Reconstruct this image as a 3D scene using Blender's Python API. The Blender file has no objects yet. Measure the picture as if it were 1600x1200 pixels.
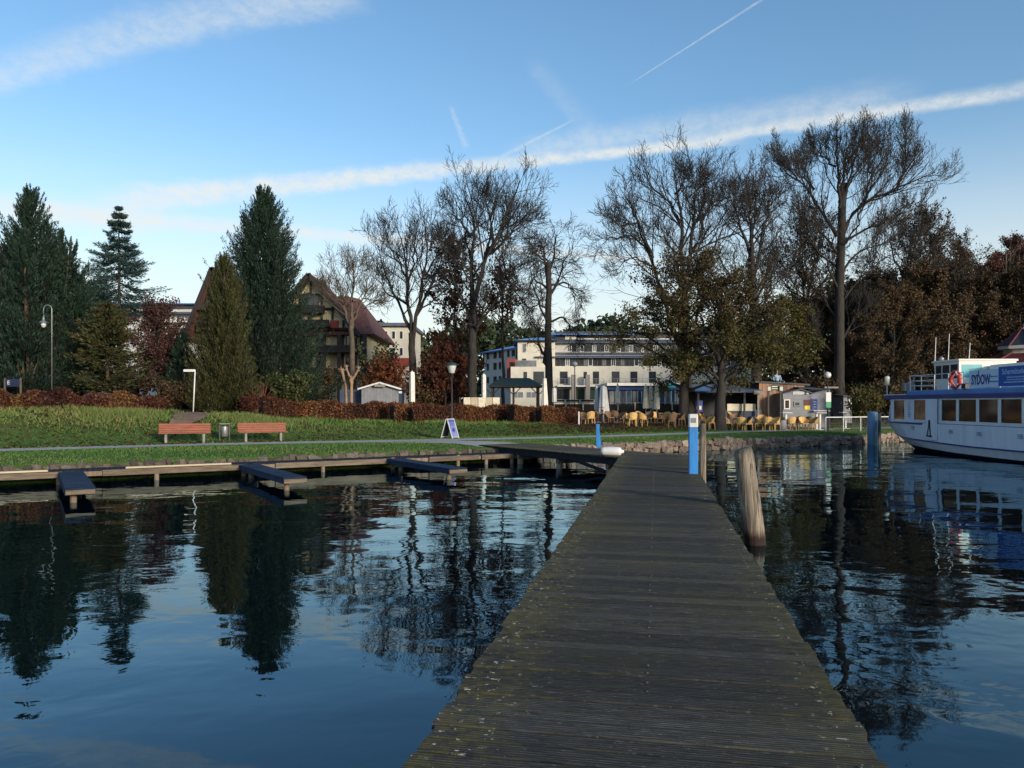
import bpy, math, random
import numpy as np
from mathutils import Vector, Matrix

# ------------------------------------------------------------------ camera, sky, sun, exposure
scene = bpy.context.scene
COL = scene.collection
F, HZ, EYE = 1200.0, 632.0, 2.2          # focal length and horizon in photograph pixels, eye height above the water
cam = bpy.data.cameras.new('camera'); camo = bpy.data.objects.new('camera', cam); COL.objects.link(camo)
camo.location = (0, 0, EYE); camo.rotation_euler = (math.pi / 2, 0, 0)
cam.sensor_width = 36; cam.lens = 36 * F / 1600; cam.shift_y = 32 / 1600
cam.clip_start = 0.1; cam.clip_end = 6000
scene.camera = camo

SUN_DIR = Vector((0.62, -0.78, 0)).normalized() * math.cos(math.radians(13)) + Vector((0, 0, math.sin(math.radians(13))))
sun = bpy.data.lights.new('sun', 'SUN'); sun.energy = 2.5; sun.angle = math.radians(12); sun.color = (1.0, 0.86, 0.68)
suno = bpy.data.objects.new('sun', sun); COL.objects.link(suno)
suno.rotation_euler = (-SUN_DIR).to_track_quat('-Z', 'Y').to_euler(); suno.location = (40, -60, 40)

scene.view_settings.view_transform = 'Standard'; scene.view_settings.look = 'None'
scene.view_settings.exposure = 0.68; scene.view_settings.gamma = 1.0; scene.view_settings.use_curve_mapping = False
scene.cycles.max_bounces = 6; scene.cycles.diffuse_bounces = 2; scene.cycles.glossy_bounces = 3
scene.cycles.transparent_max_bounces = 6; scene.cycles.caustics_reflective = False; scene.cycles.caustics_refractive = False

def pdir(px, py):
    return Vector(((px - 800) / F, 1.0, -(py - HZ) / F)).normalized()

world = bpy.data.worlds.new('World'); scene.world = world; world.use_nodes = True
wt = world.node_tree; wt.nodes.clear()
class NB:
    """small node expression builder"""
    def __init__(s, nt): s.nt = nt
    def n(s, t, **k):
        q = s.nt.nodes.new(t)
        for a, b in k.items(): setattr(q, a, b)
        return q
    def put(s, sock, v):
        if hasattr(v, 'is_output'): s.nt.links.new(v, sock)
        else: sock.default_value = v
    def m(s, op, a, b=0.0, c=None, clamp=False):
        q = s.n('ShaderNodeMath', operation=op, use_clamp=clamp)
        s.put(q.inputs[0], a); s.put(q.inputs[1], b)
        if c is not None: s.put(q.inputs[2], c)
        return q.outputs[0]
    def dot(s, a, v):
        q = s.n('ShaderNodeVectorMath', operation='DOT_PRODUCT'); s.put(q.inputs[0], a); s.put(q.inputs[1], tuple(v)); return q.outputs['Value']
    def smooth(s, v, a, b, lo=0.0, hi=1.0):
        q = s.n('ShaderNodeMapRange', interpolation_type='SMOOTHSTEP')
        s.put(q.inputs['Value'], v); s.put(q.inputs['From Min'], a); s.put(q.inputs['From Max'], b)
        s.put(q.inputs['To Min'], lo); s.put(q.inputs['To Max'], hi); return q.outputs[0]
    def mixc(s, f, a, b, blend='MIX'):
        q = s.n('ShaderNodeMix', data_type='RGBA', blend_type=blend)
        s.put(q.inputs[0], f); s.put(q.inputs[6], a); s.put(q.inputs[7], b); return q.outputs[2]
    def noise(s, vec, scale, detail=4, rough=0.55, dist=0.0):
        q = s.n('ShaderNodeTexNoise'); s.put(q.inputs['Vector'], vec); s.put(q.inputs['Scale'], scale)
        s.put(q.inputs['Detail'], detail); s.put(q.inputs['Roughness'], rough); s.put(q.inputs['Distortion'], dist); return q.outputs['Fac']
    def mapping(s, vec, scale=(1, 1, 1), rot=(0, 0, 0), loc=(0, 0, 0)):
        q = s.n('ShaderNodeMapping'); s.put(q.inputs[0], vec); s.put(q.inputs[1], loc); s.put(q.inputs[2], rot); s.put(q.inputs[3], scale); return q.outputs[0]

w = NB(wt)
tc = w.n('ShaderNodeTexCoord'); GEN = tc.outputs['Generated']
sky = w.n('ShaderNodeTexSky', sky_type='NISHITA', sun_disc=False)
sky.sun_elevation = math.radians(13); sky.sun_rotation = math.atan2(SUN_DIR.x, SUN_DIR.y)
sky.air_density = 1.0; sky.dust_density = 0.6; sky.ozone_density = 1.6
SKY_STRENGTH = 0.15
hs = w.n('ShaderNodeHueSaturation'); hs.inputs['Saturation'].default_value = 1.17; hs.inputs['Value'].default_value = 0.93
wt.links.new(sky.outputs[0], hs.inputs['Color'])
bg = w.n('ShaderNodeBackground'); bg.inputs[1].default_value = SKY_STRENGTH
wt.links.new(hs.outputs[0], bg.inputs[0])

def contrail(p1, p2, s0, s1, width0, width1, strength, bend=0.0, soft_up=1.0, puff=28.0, hard=0.12):
    """a vapour trail along the great circle through two sky directions; widths in radians at its two ends"""
    a, b = pdir(*p1), pdir(*p2)
    mid = (a + b).normalized(); tan = (b - a).normalized(); nor = tan.cross(mid).normalized()
    if nor.z < 0: nor = -nor
    half = (b - a).length / 2
    dm = w.m('MAXIMUM', w.dot(GEN, mid), 0.02)
    s = w.m('DIVIDE', w.m('DIVIDE', w.dot(GEN, tan), dm), half)          # -1 .. 1 between the two points
    d = w.m('DIVIDE', w.dot(GEN, nor), dm)
    if bend: d = w.m('SUBTRACT', d, w.m('MULTIPLY', w.m('MULTIPLY', s, s), bend))
    co = w.mapping(GEN, scale=(1, 1, 2.2))
    wob = w.m('MULTIPLY', w.m('SUBTRACT', w.noise(co, puff, 5, 0.6), 0.5), 0.9)
    wid = w.m('MAXIMUM', w.m('MULTIPLY_ADD', s, (width1 - width0) / 2, (width1 + width0) / 2), 0.0004)
    q = w.m('ADD', w.m('DIVIDE', d, wid), wob)
    up = w.smooth(q, hard, soft_up + hard, 1, 0); dn = w.smooth(q, -1.0, -hard, 0, 1)
    ends = w.m('MULTIPLY', w.smooth(s, s0, s0 + 0.35), w.smooth(s, s1 - 0.35, s1, 1, 0))
    tex = w.smooth(w.noise(w.mapping(GEN, scale=(1, 1, 1.6)), puff * 2.2, 6, 0.65), 0.25, 0.7, 0.45, 1.0)
    fr = w.m('GREATER_THAN', w.dot(GEN, mid), 0.05)
    r = w.m('MULTIPLY', w.m('MULTIPLY', up, dn), w.m('MULTIPLY', ends, w.m('MULTIPLY', tex, strength)))
    return w.m('MULTIPLY', r, fr)
px = 1 / F
trails = [
    contrail((210, 313), (1000, 236), -1.3, 1.6, 26 * px, 11 * px, 0.85, bend=0 * px),
    contrail((960, 240), (1600, 143), -1.1, 2.5, 8 * px, 13 * px, 0.68, soft_up=1.3),
    contrail((820, 236), (1420, 160), -1.2, 1.15, 16 * px, 26 * px, 0.36, soft_up=1.6),
    contrail((0, 112), (480, -8), -3.0, 1.5, 24 * px, 34 * px, 0.42, bend=-8 * px, soft_up=1.5),
    contrail((975, 137), (1190, 0), -1.0, 1.6, 1.0 * px, 2.2 * px, 0.36, puff=60),
    contrail((780, 247), (895, 188), -1.1, 1.1, 5 * px, 2.2 * px, 0.30, puff=60),
    contrail((703, 165), (729, 232), -1.1, 1.1, 4 * px, 8 * px, 0.24, puff=110),
    contrail((90, 334), (970, 404), -1.4, 1.4, 18 * px, 8 * px, 0.7),
    contrail((-100, 318), (260, 352), -1.6, 1.1, 22 * px, 26 * px, 0.45, soft_up=1.4),
    contrail((825, 95), (945, 235), -1.1, 1.2, 14 * px, 22 * px, 0.10, soft_up=1.4),
]
tot = trails[0]
for t_ in trails[1:]: tot = w.m('SUBTRACT', w.m('ADD', tot, t_), w.m('MULTIPLY', tot, t_))
# thin cirrus veil near the horizon all the way round
sep = w.n('ShaderNodeSeparateXYZ'); wt.links.new(GEN, sep.inputs[0])
el = sep.outputs['Z']
veil = w.m('MULTIPLY', w.smooth(el, 0.02, 0.34, 0.95, 0.0), w.smooth(w.noise(w.mapping(GEN, scale=(1, 1, 5)), 3.0, 5), 0.3, 0.7, 0.86, 1.0))
tot = w.m('SUBTRACT', w.m('ADD', tot, veil), w.m('MULTIPLY', tot, veil))
bgc = w.n('ShaderNodeBackground'); bgc.inputs[0].default_value = (0.86, 0.87, 0.82, 1); bgc.inputs[1].default_value = 0.63
ms = w.n('ShaderNodeMixShader'); wt.links.new(tot, ms.inputs[0]); wt.links.new(bg.outputs[0], ms.inputs[1]); wt.links.new(bgc.outputs[0], ms.inputs[2])
wo = w.n('ShaderNodeOutputWorld'); wt.links.new(ms.outputs[0], wo.inputs[0])

# ------------------------------------------------------------------ helpers
R = random.Random(7)
def at(px_, py_, D): return Vector(((px_ - 800) / F * D, D, EYE - (py_ - HZ) / F * D))
UX, UY = 0.848, 0.530                       # along the shore, to the right
def st(s, t, z=0.0): return Vector((UX * s - UY * t, UY * s + UX * t, z))
def to_st(x, y): return UX * x + UY * y, -UY * x + UX * y
SHORE_ROT = math.atan2(UY, UX)
def ss(a, b, x):
    q = np.clip((x - a) / (b - a), 0, 1); return q * q * (3 - 2 * q)
def gz_np(x, y):
    s, t = UX * x + UY * y, -UY * x + UX * y
    H = np.interp(s, [-40, 0, 6, 13, 27, 35, 60, 90], [2.1, 1.98, 1.78, 1.28, 0.98, 0.90, 0.95, 1.2])
    st0 = np.interp(s, [0, 14, 25, 60], [34.2, 34.0, 32.6, 32.6]); st1 = np.interp(s, [0, 14, 25, 60], [40.2, 40.0, 36.0, 35.0])
    z = 0.5 + 0.1 * ss(25.6, 28.5, t) + (H - 0.6) * ss(0, 1, (t - st0) / (st1 - st0))
    bump = 0.06 * np.sin(s * 1.3 + 0.4 * t) * np.sin(t * 1.7 - 0.3 * s) + 0.04 * np.sin(s * 3.1) * np.sin(t * 2.9 + 1)
    z = z + bump * ss(34.5, 37, t) * (1 - ss(50, 60, t))
    z = z + np.maximum(t - 48, 0) * 0.008
    z = z + 16 * ss(4, 60, x - 0.42 * y) * ss(46, 95, y)                             # wooded hillside on the right
    return z
def gz(x, y): return float(gz_np(np.array(float(x)), np.array(float(y))))
def gp(px_, D):
    x = (px_ - 800) / F * D; return Vector((x, D, gz(x, D)))

def tag(o, label=None, cat=None, group=None, kind=None):
    if label: o['label'] = label
    if cat: o['category'] = cat
    if group: o['group'] = group
    if kind: o['kind'] = kind
    return o
def link(name, data, parent=None, loc=None, rot=None, scale=None):
    o = bpy.data.objects.new(name, data); COL.objects.link(o)
    if parent is not None: o.parent = parent
    if loc is not None: o.location = loc
    if rot is not None: o.rotation_euler = rot
    if scale is not None: o.scale = scale
    return o
def thing(name, label, cat, loc=(0, 0, 0), rz=0.0, group=None):
    o = link(name, None, None, loc, (0, 0, rz)); o.empty_display_size = 0.2
    return tag(o, label, cat, group)
KIDS = {}
def copy_tree(o, parent=None):
    c = o.copy(); COL.objects.link(c)
    if parent is not None: c.parent = parent
    for ch in list(o.children): copy_tree(ch, c)
    return c

class MB:
    """collects geometry for ONE mesh object"""
    def __init__(s): s.v, s.f = [], []
    def add(s, vs, fs):
        b = len(s.v); s.v += [tuple(q) for q in vs]; s.f += [tuple(i + b for i in f) for f in fs]; return s
    def box(s, x0, x1, y0, y1, z0, z1):
        return s.add([(x0, y0, z0), (x1, y0, z0), (x1, y1, z0), (x0, y1, z0), (x0, y0, z1), (x1, y0, z1), (x1, y1, z1), (x0, y1, z1)],
                     [(0, 3, 2, 1), (4, 5, 6, 7), (0, 1, 5, 4), (1, 2, 6, 5), (2, 3, 7, 6), (3, 0, 4, 7)])
    def cbox(s, x0, x1, y0, y1, z0, z1, b=0.01):
        """box with chamfered vertical and top edges"""
        b = min(b, (x1 - x0) * .45, (y1 - y0) * .45, (z1 - z0) * .45)
        def ring(i, z): return [(x0 + i, y0, z), (x1 - i, y0, z), (x1, y0 + i, z), (x1, y1 - i, z), (x1 - i, y1, z), (x0 + i, y1, z), (x0, y1 - i, z), (x0, y0 + i, z)]
        def ring2(z): return [(x0 + 2 * b, y0 + b, z), (x1 - 2 * b, y0 + b, z), (x1 - b, y0 + 2 * b, z), (x1 - b, y1 - 2 * b, z), (x1 - 2 * b, y1 - b, z), (x0 + 2 * b, y1 - b, z), (x0 + b, y1 - 2 * b, z), (x0 + b, y0 + 2 * b, z)]
        vs = ring(b, z0) + ring(b, z1 - b) + ring2(z1)
        fs = [tuple(range(7, -1, -1)), tuple(range(16, 24))]
        for k in (0, 8):
            for i in range(8): j = (i + 1) % 8; fs.append((k + i, k + j, k + 8 + j, k + 8 + i))
        return s.add(vs, fs)
    def beam(s, p, q, w_, h=None):
        h = h or w_; p, q = Vector(p), Vector(q); d = (q - p).normalized()
        up = Vector((0, 0, 1)) if abs(d.z) < .95 else Vector((0, 1, 0))
        a = d.cross(up).normalized() * w_ / 2; b = a.cross(d).normalized() * h / 2
        return s.add([p - a - b, p + a - b, p + a + b, p - a + b, q - a - b, q + a - b, q + a + b, q - a + b],
                     [(0, 1, 2, 3), (7, 6, 5, 4), (0, 4, 5, 1), (1, 5, 6, 2), (2, 6, 7, 3), (3, 7, 4, 0)])
    def tube(s, pts, rad, n=8, caps=True):
        pts = [Vector(p) for p in pts]; rad = rad if isinstance(rad, (list, tuple)) else [rad] * len(pts)
        vs, fs = [], []
        ref = None
        for i, p in enumerate(pts):
            d = (pts[min(i + 1, len(pts) - 1)] - pts[max(i - 1, 0)]).normalized()
            if ref is None: ref = Vector((1, 0, 0)) if abs(d.x) < .8 else Vector((0, 1, 0))
            a = (ref - d * ref.dot(d)).normalized(); b = d.cross(a); ref = a
            for k in range(n):
                th = 2 * math.pi * k / n; vs.append(p + (a * math.cos(th) + b * math.sin(th)) * rad[i])
        for i in range(len(pts) - 1):
            for k in range(n): j = (k + 1) % n; fs.append((i * n + k, i * n + j, i * n + n + j, i * n + n + k))
        if caps: fs += [tuple(range(n - 1, -1, -1)), tuple(range((len(pts) - 1) * n, len(pts) * n))]
        return s.add(vs, fs)
    def lathe(s, prof, n=16, cx=0, cy=0):
        vs = [(cx + r * math.cos(2 * math.pi * k / n), cy + r * math.sin(2 * math.pi * k / n), z) for r, z in prof for k in range(n)]
        fs = []
        for i in range(len(prof) - 1):
            for k in range(n): j = (k + 1) % n; fs.append((i * n + k, i * n + j, i * n + n + j, i * n + n + k))
        fs += [tuple(range(n - 1, -1, -1)), tuple(range((len(prof) - 1) * n, len(prof) * n))]
        return s.add(vs, fs)
    def prism(s, poly, y0, y1):
        """polygon in x,z extruded along y"""
        n = len(poly)
        vs = [(x, y0, z) for x, z in poly] + [(x, y1, z) for x, z in poly]
        fs = [tuple(range(n)), tuple(range(2 * n - 1, n - 1, -1))] + [(i, n + i, n + (i + 1) % n, (i + 1) % n) for i in range(n)]
        return s.add(vs, fs)
    def slab(s, quad, th):
        """a thick sheet through four points"""
        q = [Vector(p) for p in quad]; nn = (q[1] - q[0]).cross(q[2] - q[0]).normalized()
        if nn.z < 0: nn = -nn
        return s.add(q + [p - nn * th for p in q], [(0, 1, 2, 3), (7, 6, 5, 4), (0, 4, 5, 1), (1, 5, 6, 2), (2, 6, 7, 3), (3, 7, 4, 0)])
    def mesh(s, name, m, smooth=False):
        me = bpy.data.meshes.new(name); me.from_pydata(s.v, [], s.f); me.validate(); me.update()
        bm_fix(me)
        if smooth: me.polygons.foreach_set('use_smooth', [True] * len(me.polygons))
        for q in (m if isinstance(m, list) else [m]): me.materials.append(q)
        return me
    def build(s, name, m, parent=None, loc=None, rot=None, smooth=False):
        return link(name, s.mesh(name, m, smooth), parent, loc, rot)
import bmesh
def bm_fix(me):
    b = bmesh.new(); b.from_mesh(me); bmesh.ops.recalc_face_normals(b, faces=b.faces); b.to_mesh(me); b.free()

def np_mesh(name, verts, faces, m, rnd=None, smooth=False):
    """fast mesh from arrays; faces (N,k)"""
    verts = np.ascontiguousarray(verts, dtype=np.float32).reshape(-1, 3); faces = np.ascontiguousarray(faces, dtype=np.int32)
    me = bpy.data.meshes.new(name); nf, k = faces.shape
    me.vertices.add(len(verts)); me.vertices.foreach_set('co', verts.ravel())
    me.loops.add(nf * k); me.loops.foreach_set('vertex_index', faces.ravel())
    me.polygons.add(nf); me.polygons.foreach_set('loop_start', np.arange(0, nf * k, k, dtype=np.int32))
    if smooth: me.polygons.foreach_set('use_smooth', np.ones(nf, dtype=bool))
    if rnd is not None:
        at_ = me.attributes.new('rnd', 'FLOAT', 'FACE'); at_.data.foreach_set('value', np.ascontiguousarray(rnd, dtype=np.float32))
    me.update(calc_edges=True)
    for q in (m if isinstance(m, list) else [m]): me.materials.append(q)
    return me

# ------------------------------------------------------------------ materials
def principled(name):
    m = bpy.data.materials.new(name); m.use_nodes = True; nt = m.node_tree
    return m, nt, nt.nodes['Principled BSDF'], NB(nt)
def C4(c): return (c[0], c[1], c[2], 1)
def mat(name, col, rough=0.6, col2=None, scale=4.0, var=0.25, bump=0.0, bscale=30.0, metal=0.0, spec=0.5, stretch=(1, 1, 1), per=0.0, emit=None):
    m, nt, p, b = principled(name)
    co = b.n('ShaderNodeTexCoord').outputs['Object']; oi = b.n('ShaderNodeObjectInfo').outputs['Random']
    vec = b.n('ShaderNodeVectorMath', operation='ADD'); nt.links.new(co, vec.inputs[0])
    cmb = b.n('ShaderNodeCombineXYZ')
    for k in range(3): b.put(cmb.inputs[k], b.m('MULTIPLY', oi, 37.0 + 11 * k))
    nt.links.new(cmb.outputs[0], vec.inputs[1])
    v = b.mapping(vec.outputs[0], scale=stretch)
    c2 = col2 or tuple(q * (1 - var) for q in col)
    f = b.smooth(b.noise(v, scale, 6, 0.6), 0.3, 0.7)
    c = b.mixc(f, C4(col), C4(c2))
    if per:
        g = b.m('MULTIPLY_ADD', oi, 2 * per, 1 - per)
        hs_ = b.n('ShaderNodeHueSaturation'); b.put(hs_.inputs['Color'], c); b.put(hs_.inputs['Value'], g); c = hs_.outputs[0]
    b.put(p.inputs['Base Color'], c); p.inputs['Roughness'].default_value = rough; p.inputs['Metallic'].default_value = metal
    p.inputs['Specular IOR Level'].default_value = spec
    if bump:
        bn = b.n('ShaderNodeBump'); bn.inputs['Strength'].default_value = 1; bn.inputs['Distance'].default_value = bump
        b.put(bn.inputs['Height'], b.noise(v, bscale, 6, 0.6)); nt.links.new(bn.outputs[0], p.inputs['Normal'])
    if emit:
        b.put(p.inputs['Emission Color'], C4(col)); p.inputs['Emission Strength'].default_value = emit
    return m
def leaf_mat(name, cols, rough=0.6, trans=0.25):
    """colours spread leaf by leaf through the face attribute rnd"""
    m, nt, p, b = principled(name)
    a = b.n('ShaderNodeAttribute', attribute_name='rnd')
    oi = b.n('ShaderNodeObjectInfo').outputs['Random']
    r = b.n('ShaderNodeValToRGB'); e = r.color_ramp.elements
    e[0].position = 0; e[0].color = C4(cols[0]); e[1].position = 1; e[1].color = C4(cols[-1])
    for i, c in enumerate(cols[1:-1]): q = e.new((i + 1) / (len(cols) - 1)); q.color = C4(c)
    nt.links.new(a.outputs['Fac'], r.inputs[0])
    b.put(p.inputs['Base Color'], r.outputs[0]); p.inputs['Roughness'].default_value = rough; p.inputs['Specular IOR Level'].default_value = 0.25
    if trans:
        tr = b.n('ShaderNodeBsdfTranslucent'); nt.links.new(r.outputs[0], tr.inputs[0])
        mx = b.n('ShaderNodeMixShader'); mx.inputs[0].default_value = trans
        nt.links.new(p.outputs[0], mx.inputs[1]); nt.links.new(tr.outputs[0], mx.inputs[2])
        nt.links.new(mx.outputs[0], nt.nodes['Material Output'].inputs[0])
    return m

M = {}
M['bark'] = mat('bark', (0.044, 0.037, 0.032), 0.9, (0.021, 0.018, 0.016), scale=3, stretch=(3, 3, .6), bump=.03, bscale=8)
M['bark_twig'] = mat('bark_twig', (0.034, 0.030, 0.028), 0.9, var=.3, scale=1.5)
M['bark_pale'] = mat('bark_pale', (0.12, 0.095, 0.065), 0.9, (0.07, 0.058, 0.045), scale=3)
M['bark_tan'] = mat('bark_tan', (0.34, 0.21, 0.12), 0.85, (0.22, 0.15, 0.10), scale=5)
M['pine_bark'] = mat('pine_bark', (0.15, 0.085, 0.05), 0.9, (0.08, 0.05, 0.035), scale=4, stretch=(3, 3, .7))
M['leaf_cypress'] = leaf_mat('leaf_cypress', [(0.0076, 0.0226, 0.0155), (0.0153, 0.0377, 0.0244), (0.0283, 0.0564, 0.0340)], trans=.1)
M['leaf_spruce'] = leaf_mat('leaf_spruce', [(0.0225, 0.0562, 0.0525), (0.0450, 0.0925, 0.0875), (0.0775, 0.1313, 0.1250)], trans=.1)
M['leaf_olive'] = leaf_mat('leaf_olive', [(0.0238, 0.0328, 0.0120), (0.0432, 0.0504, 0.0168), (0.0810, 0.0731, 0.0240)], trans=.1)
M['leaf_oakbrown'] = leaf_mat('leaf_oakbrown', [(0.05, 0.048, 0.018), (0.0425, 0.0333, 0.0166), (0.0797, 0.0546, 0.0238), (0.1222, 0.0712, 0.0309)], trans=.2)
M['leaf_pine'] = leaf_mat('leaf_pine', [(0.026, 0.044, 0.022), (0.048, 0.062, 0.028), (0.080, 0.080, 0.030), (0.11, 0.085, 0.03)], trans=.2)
M['leaf_oak'] = leaf_mat('leaf_oak', [(0.036, 0.044, 0.014), (0.072, 0.078, 0.022), (0.125, 0.110, 0.030), (0.12, 0.070, 0.024)], trans=.2)
M['leaf_brown'] = leaf_mat('leaf_brown', [(0.0467, 0.0255, 0.0119), (0.0978, 0.0442, 0.0170), (0.1445, 0.0638, 0.0221)], trans=.25)
M['leaf_dark'] = leaf_mat('leaf_dark', [(0.0444, 0.0331, 0.0184), (0.0809, 0.0583, 0.0293), (0.1414, 0.0817, 0.0404)], trans=.15)
M['leaf_rust'] = leaf_mat('leaf_rust', [(0.0450, 0.0165, 0.0120), (0.0825, 0.0270, 0.0165), (0.1275, 0.0413, 0.0225)], trans=.2)
M['leaf_rustdark'] = leaf_mat('leaf_rustdark', [(0.0648, 0.0283, 0.0213), (0.1170, 0.0450, 0.0294), (0.2160, 0.0866, 0.0457)], trans=.15)
M['leaf_red'] = leaf_mat('leaf_red', [(0.042, 0.022, 0.021), (0.078, 0.036, 0.032), (0.11, 0.052, 0.042)], trans=.2)
M['leaf_orange'] = leaf_mat('leaf_orange', [(0.0744, 0.0217, 0.0093), (0.1612, 0.0465, 0.0155), (0.2046, 0.0744, 0.0248)], trans=.3)
M['leaf_hedge'] = leaf_mat('leaf_hedge', [(0.0460, 0.0196, 0.0138), (0.0978, 0.0345, 0.0184), (0.1610, 0.0598, 0.0253), (0.2530, 0.1150, 0.0403)], trans=.2)
M['leaf_hedgered'] = leaf_mat('leaf_hedgered', [(0.0360, 0.0156, 0.0144), (0.0744, 0.0276, 0.0216), (0.1200, 0.0432, 0.0264), (0.2040, 0.1200, 0.0384)], trans=.2)
M['leaf_green'] = leaf_mat('leaf_green', [(0.0260, 0.0416, 0.0156), (0.0520, 0.0715, 0.0260), (0.1105, 0.1105, 0.0364)], trans=.2)
M['leaf_wood'] = leaf_mat('leaf_wood', [(0.0300, 0.0480, 0.0270), (0.0510, 0.0720, 0.0360), (0.0900, 0.0930, 0.0450)], trans=.1)
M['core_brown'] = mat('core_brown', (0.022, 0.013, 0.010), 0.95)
M['blade'] = leaf_mat('blade', [(0.0560, 0.1400, 0.0280), (0.0980, 0.2029, 0.0420), (0.1611, 0.2451, 0.0629), (0.2660, 0.2311, 0.0911)], trans=.25)

def white(name, c=(0.75, 0.75, 0.73), rough=.4): return mat(name, c, rough, var=.12, scale=2.5)
M['white_paint'] = white('white_paint')
M['cloth_white'] = mat('cloth_white', (0.80, 0.78, 0.72), .85, (0.66, 0.64, 0.58), scale=5)
M['cloth_cream'] = mat('cloth_cream', (0.78, 0.72, 0.56), .85, (0.60, 0.55, 0.42), scale=5)
M['cloth_grey'] = mat('cloth_grey', (0.58, 0.60, 0.60), .85, (0.44, 0.46, 0.46), scale=5)
M['blue_post'] = mat('blue_post', (0.025, 0.26, 0.70), .5, (0.035, 0.18, 0.46), scale=7, stretch=(1, 1, .35), bump=.002, bscale=30)
M['pole_blue'] = mat('pole_blue', (0.12, 0.26, 0.42), .4, (0.08, 0.19, 0.33), scale=2, stretch=(3, 3, .5))
M['steel_grey'] = mat('steel_grey', (0.30, 0.31, 0.32), .45, var=.25, metal=.6)
M['dark_metal'] = mat('dark_metal', (0.035, 0.036, 0.038), .5)
M['screw'] = mat('screw', (0.16, 0.16, 0.15), .5, (0.06, 0.05, 0.04), scale=30)
M['black'] = mat('black', (0.012, 0.012, 0.013), .5)
M['rubber'] = mat('rubber', (0.012, 0.012, 0.012), .8)
M['bench_wood'] = mat('bench_wood', (0.30, 0.078, 0.036), .6, (0.20, 0.054, 0.026), scale=2, stretch=(1, 6, 6), per=.12)
M['concrete'] = mat('concrete', (0.30, 0.29, 0.27), .9, (0.20, 0.19, 0.18), scale=3, bump=.004, bscale=40)
M['stone'] = mat('stone', (0.36, 0.28, 0.22), .95, (0.10, 0.078, 0.064), scale=7, bump=.03, bscale=9, per=.45)
M['stone_dark'] = mat('stone_dark', (0.15, 0.12, 0.09), .95, (0.06, 0.055, 0.045), scale=7, bump=.03, bscale=9, per=.5)
M['pile_wood'] = mat('pile_wood', (0.27, 0.205, 0.15), .9, (0.15, 0.11, 0.08), scale=3, stretch=(4, 4, .5), bump=.012, bscale=10)
M['beam_wood'] = mat('beam_wood', (0.20, 0.155, 0.11), .9, (0.095, 0.075, 0.055), scale=3, stretch=(.7, 6, 6), per=.15)
M['new_wood'] = mat('new_wood', (0.56, 0.47, 0.33), .75, (0.46, 0.38, 0.26), scale=2, stretch=(.7, 6, 6))
M['dock_dark'] = mat('dock_dark', (0.024, 0.030, 0.042), .85, (0.014, 0.018, 0.026), scale=3, per=.3, spec=.15)
M['dock_blue'] = mat('dock_blue', (0.020, 0.038, 0.075), .8, (0.012, 0.024, 0.050), scale=4, per=.3, spec=.15)
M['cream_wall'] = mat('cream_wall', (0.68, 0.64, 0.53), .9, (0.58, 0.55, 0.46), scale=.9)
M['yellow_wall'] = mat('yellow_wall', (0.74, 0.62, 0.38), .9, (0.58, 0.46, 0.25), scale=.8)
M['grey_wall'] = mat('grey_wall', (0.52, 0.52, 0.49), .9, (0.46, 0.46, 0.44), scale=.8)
M['red_wall'] = mat('red_wall', (0.30, 0.06, 0.045), .9)
M['blue_roof'] = mat('blue_roof', (0.10, 0.22, 0.50), .35, (0.08, 0.17, 0.40), scale=1.5)
M['slate_roof'] = mat('slate_roof', (0.10, 0.12, 0.155), .6, (0.075, 0.09, 0.12), scale=2)
M['dark_band'] = mat('dark_band', (0.045, 0.048, 0.058), .6)
M['tile_roof'] = mat('tile_roof', (0.17, 0.060, 0.046), .8, (0.085, 0.038, 0.032), scale=2.5, bump=.03, bscale=5)
M['timber'] = mat('timber', (0.035, 0.024, 0.020), .8, (0.022, 0.016, 0.014), scale=3)
M['green_roof'] = mat('green_roof', (0.022, 0.050, 0.042), .6, (0.016, 0.036, 0.032), scale=3)
M['hut_grey'] = mat('hut_grey', (0.24, 0.245, 0.27), .7, (0.20, 0.205, 0.225), scale=3, per=.06)
M['hut_blue_and_shade'] = mat('hut_blue_and_shade', (0.055, 0.075, 0.13), .7, (0.042, 0.058, 0.10), scale=3)  # blue paint; on the grey hut's body it stands for the shaded side
M['bar_wood'] = mat('bar_wood', (0.36, 0.20, 0.125), .8, (0.24, 0.13, 0.08), scale=2.5, stretch=(5, 5, .6), per=.22)
M['wicker'] = mat('wicker', (0.62, 0.39, 0.14), .75, (0.42, 0.25, 0.09), scale=11, bump=.006, bscale=60, per=.35)
M['wicker_brown'] = mat('wicker_brown', (0.20, 0.115, 0.055), .75, (0.13, 0.075, 0.04), scale=14, bump=.006, bscale=60, per=.3)
M['table_top'] = mat('table_top', (0.30, 0.22, 0.16), .6)
M['hull_white'] = mat('hull_white', (0.67, 0.77, 0.88), .32, (0.57, 0.66, 0.77), scale=1.3, stretch=(1, 2.5, .35))
M['hull_blue'] = mat('hull_blue', (0.012, 0.05, 0.22), .3, (0.010, 0.04, 0.18), scale=2)
M['roof_blue'] = mat('roof_blue', (0.10, 0.25, 0.55), .5, (0.075, 0.19, 0.44), scale=2)
M['boot_dark'] = mat('boot_dark', (0.010, 0.016, 0.035), .4)
M['banner_pale'] = mat('banner_pale', (0.50, 0.68, 0.90), .5, var=.04)
M['banner_blue'] = mat('banner_blue', (0.015, 0.10, 0.42), .5, var=.06)
M['navy'] = mat('navy', (0.012, 0.012, 0.16), .5)
M['letter_blue'] = mat('letter_blue', (0.08, 0.20, 0.42), .5)
M['teal'] = mat('teal', (0.02, 0.36, 0.40), .3, (0.02, 0.30, 0.34), scale=3)
M['ring_red'] = mat('ring_red', (0.55, 0.045, 0.035), .5)
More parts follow.
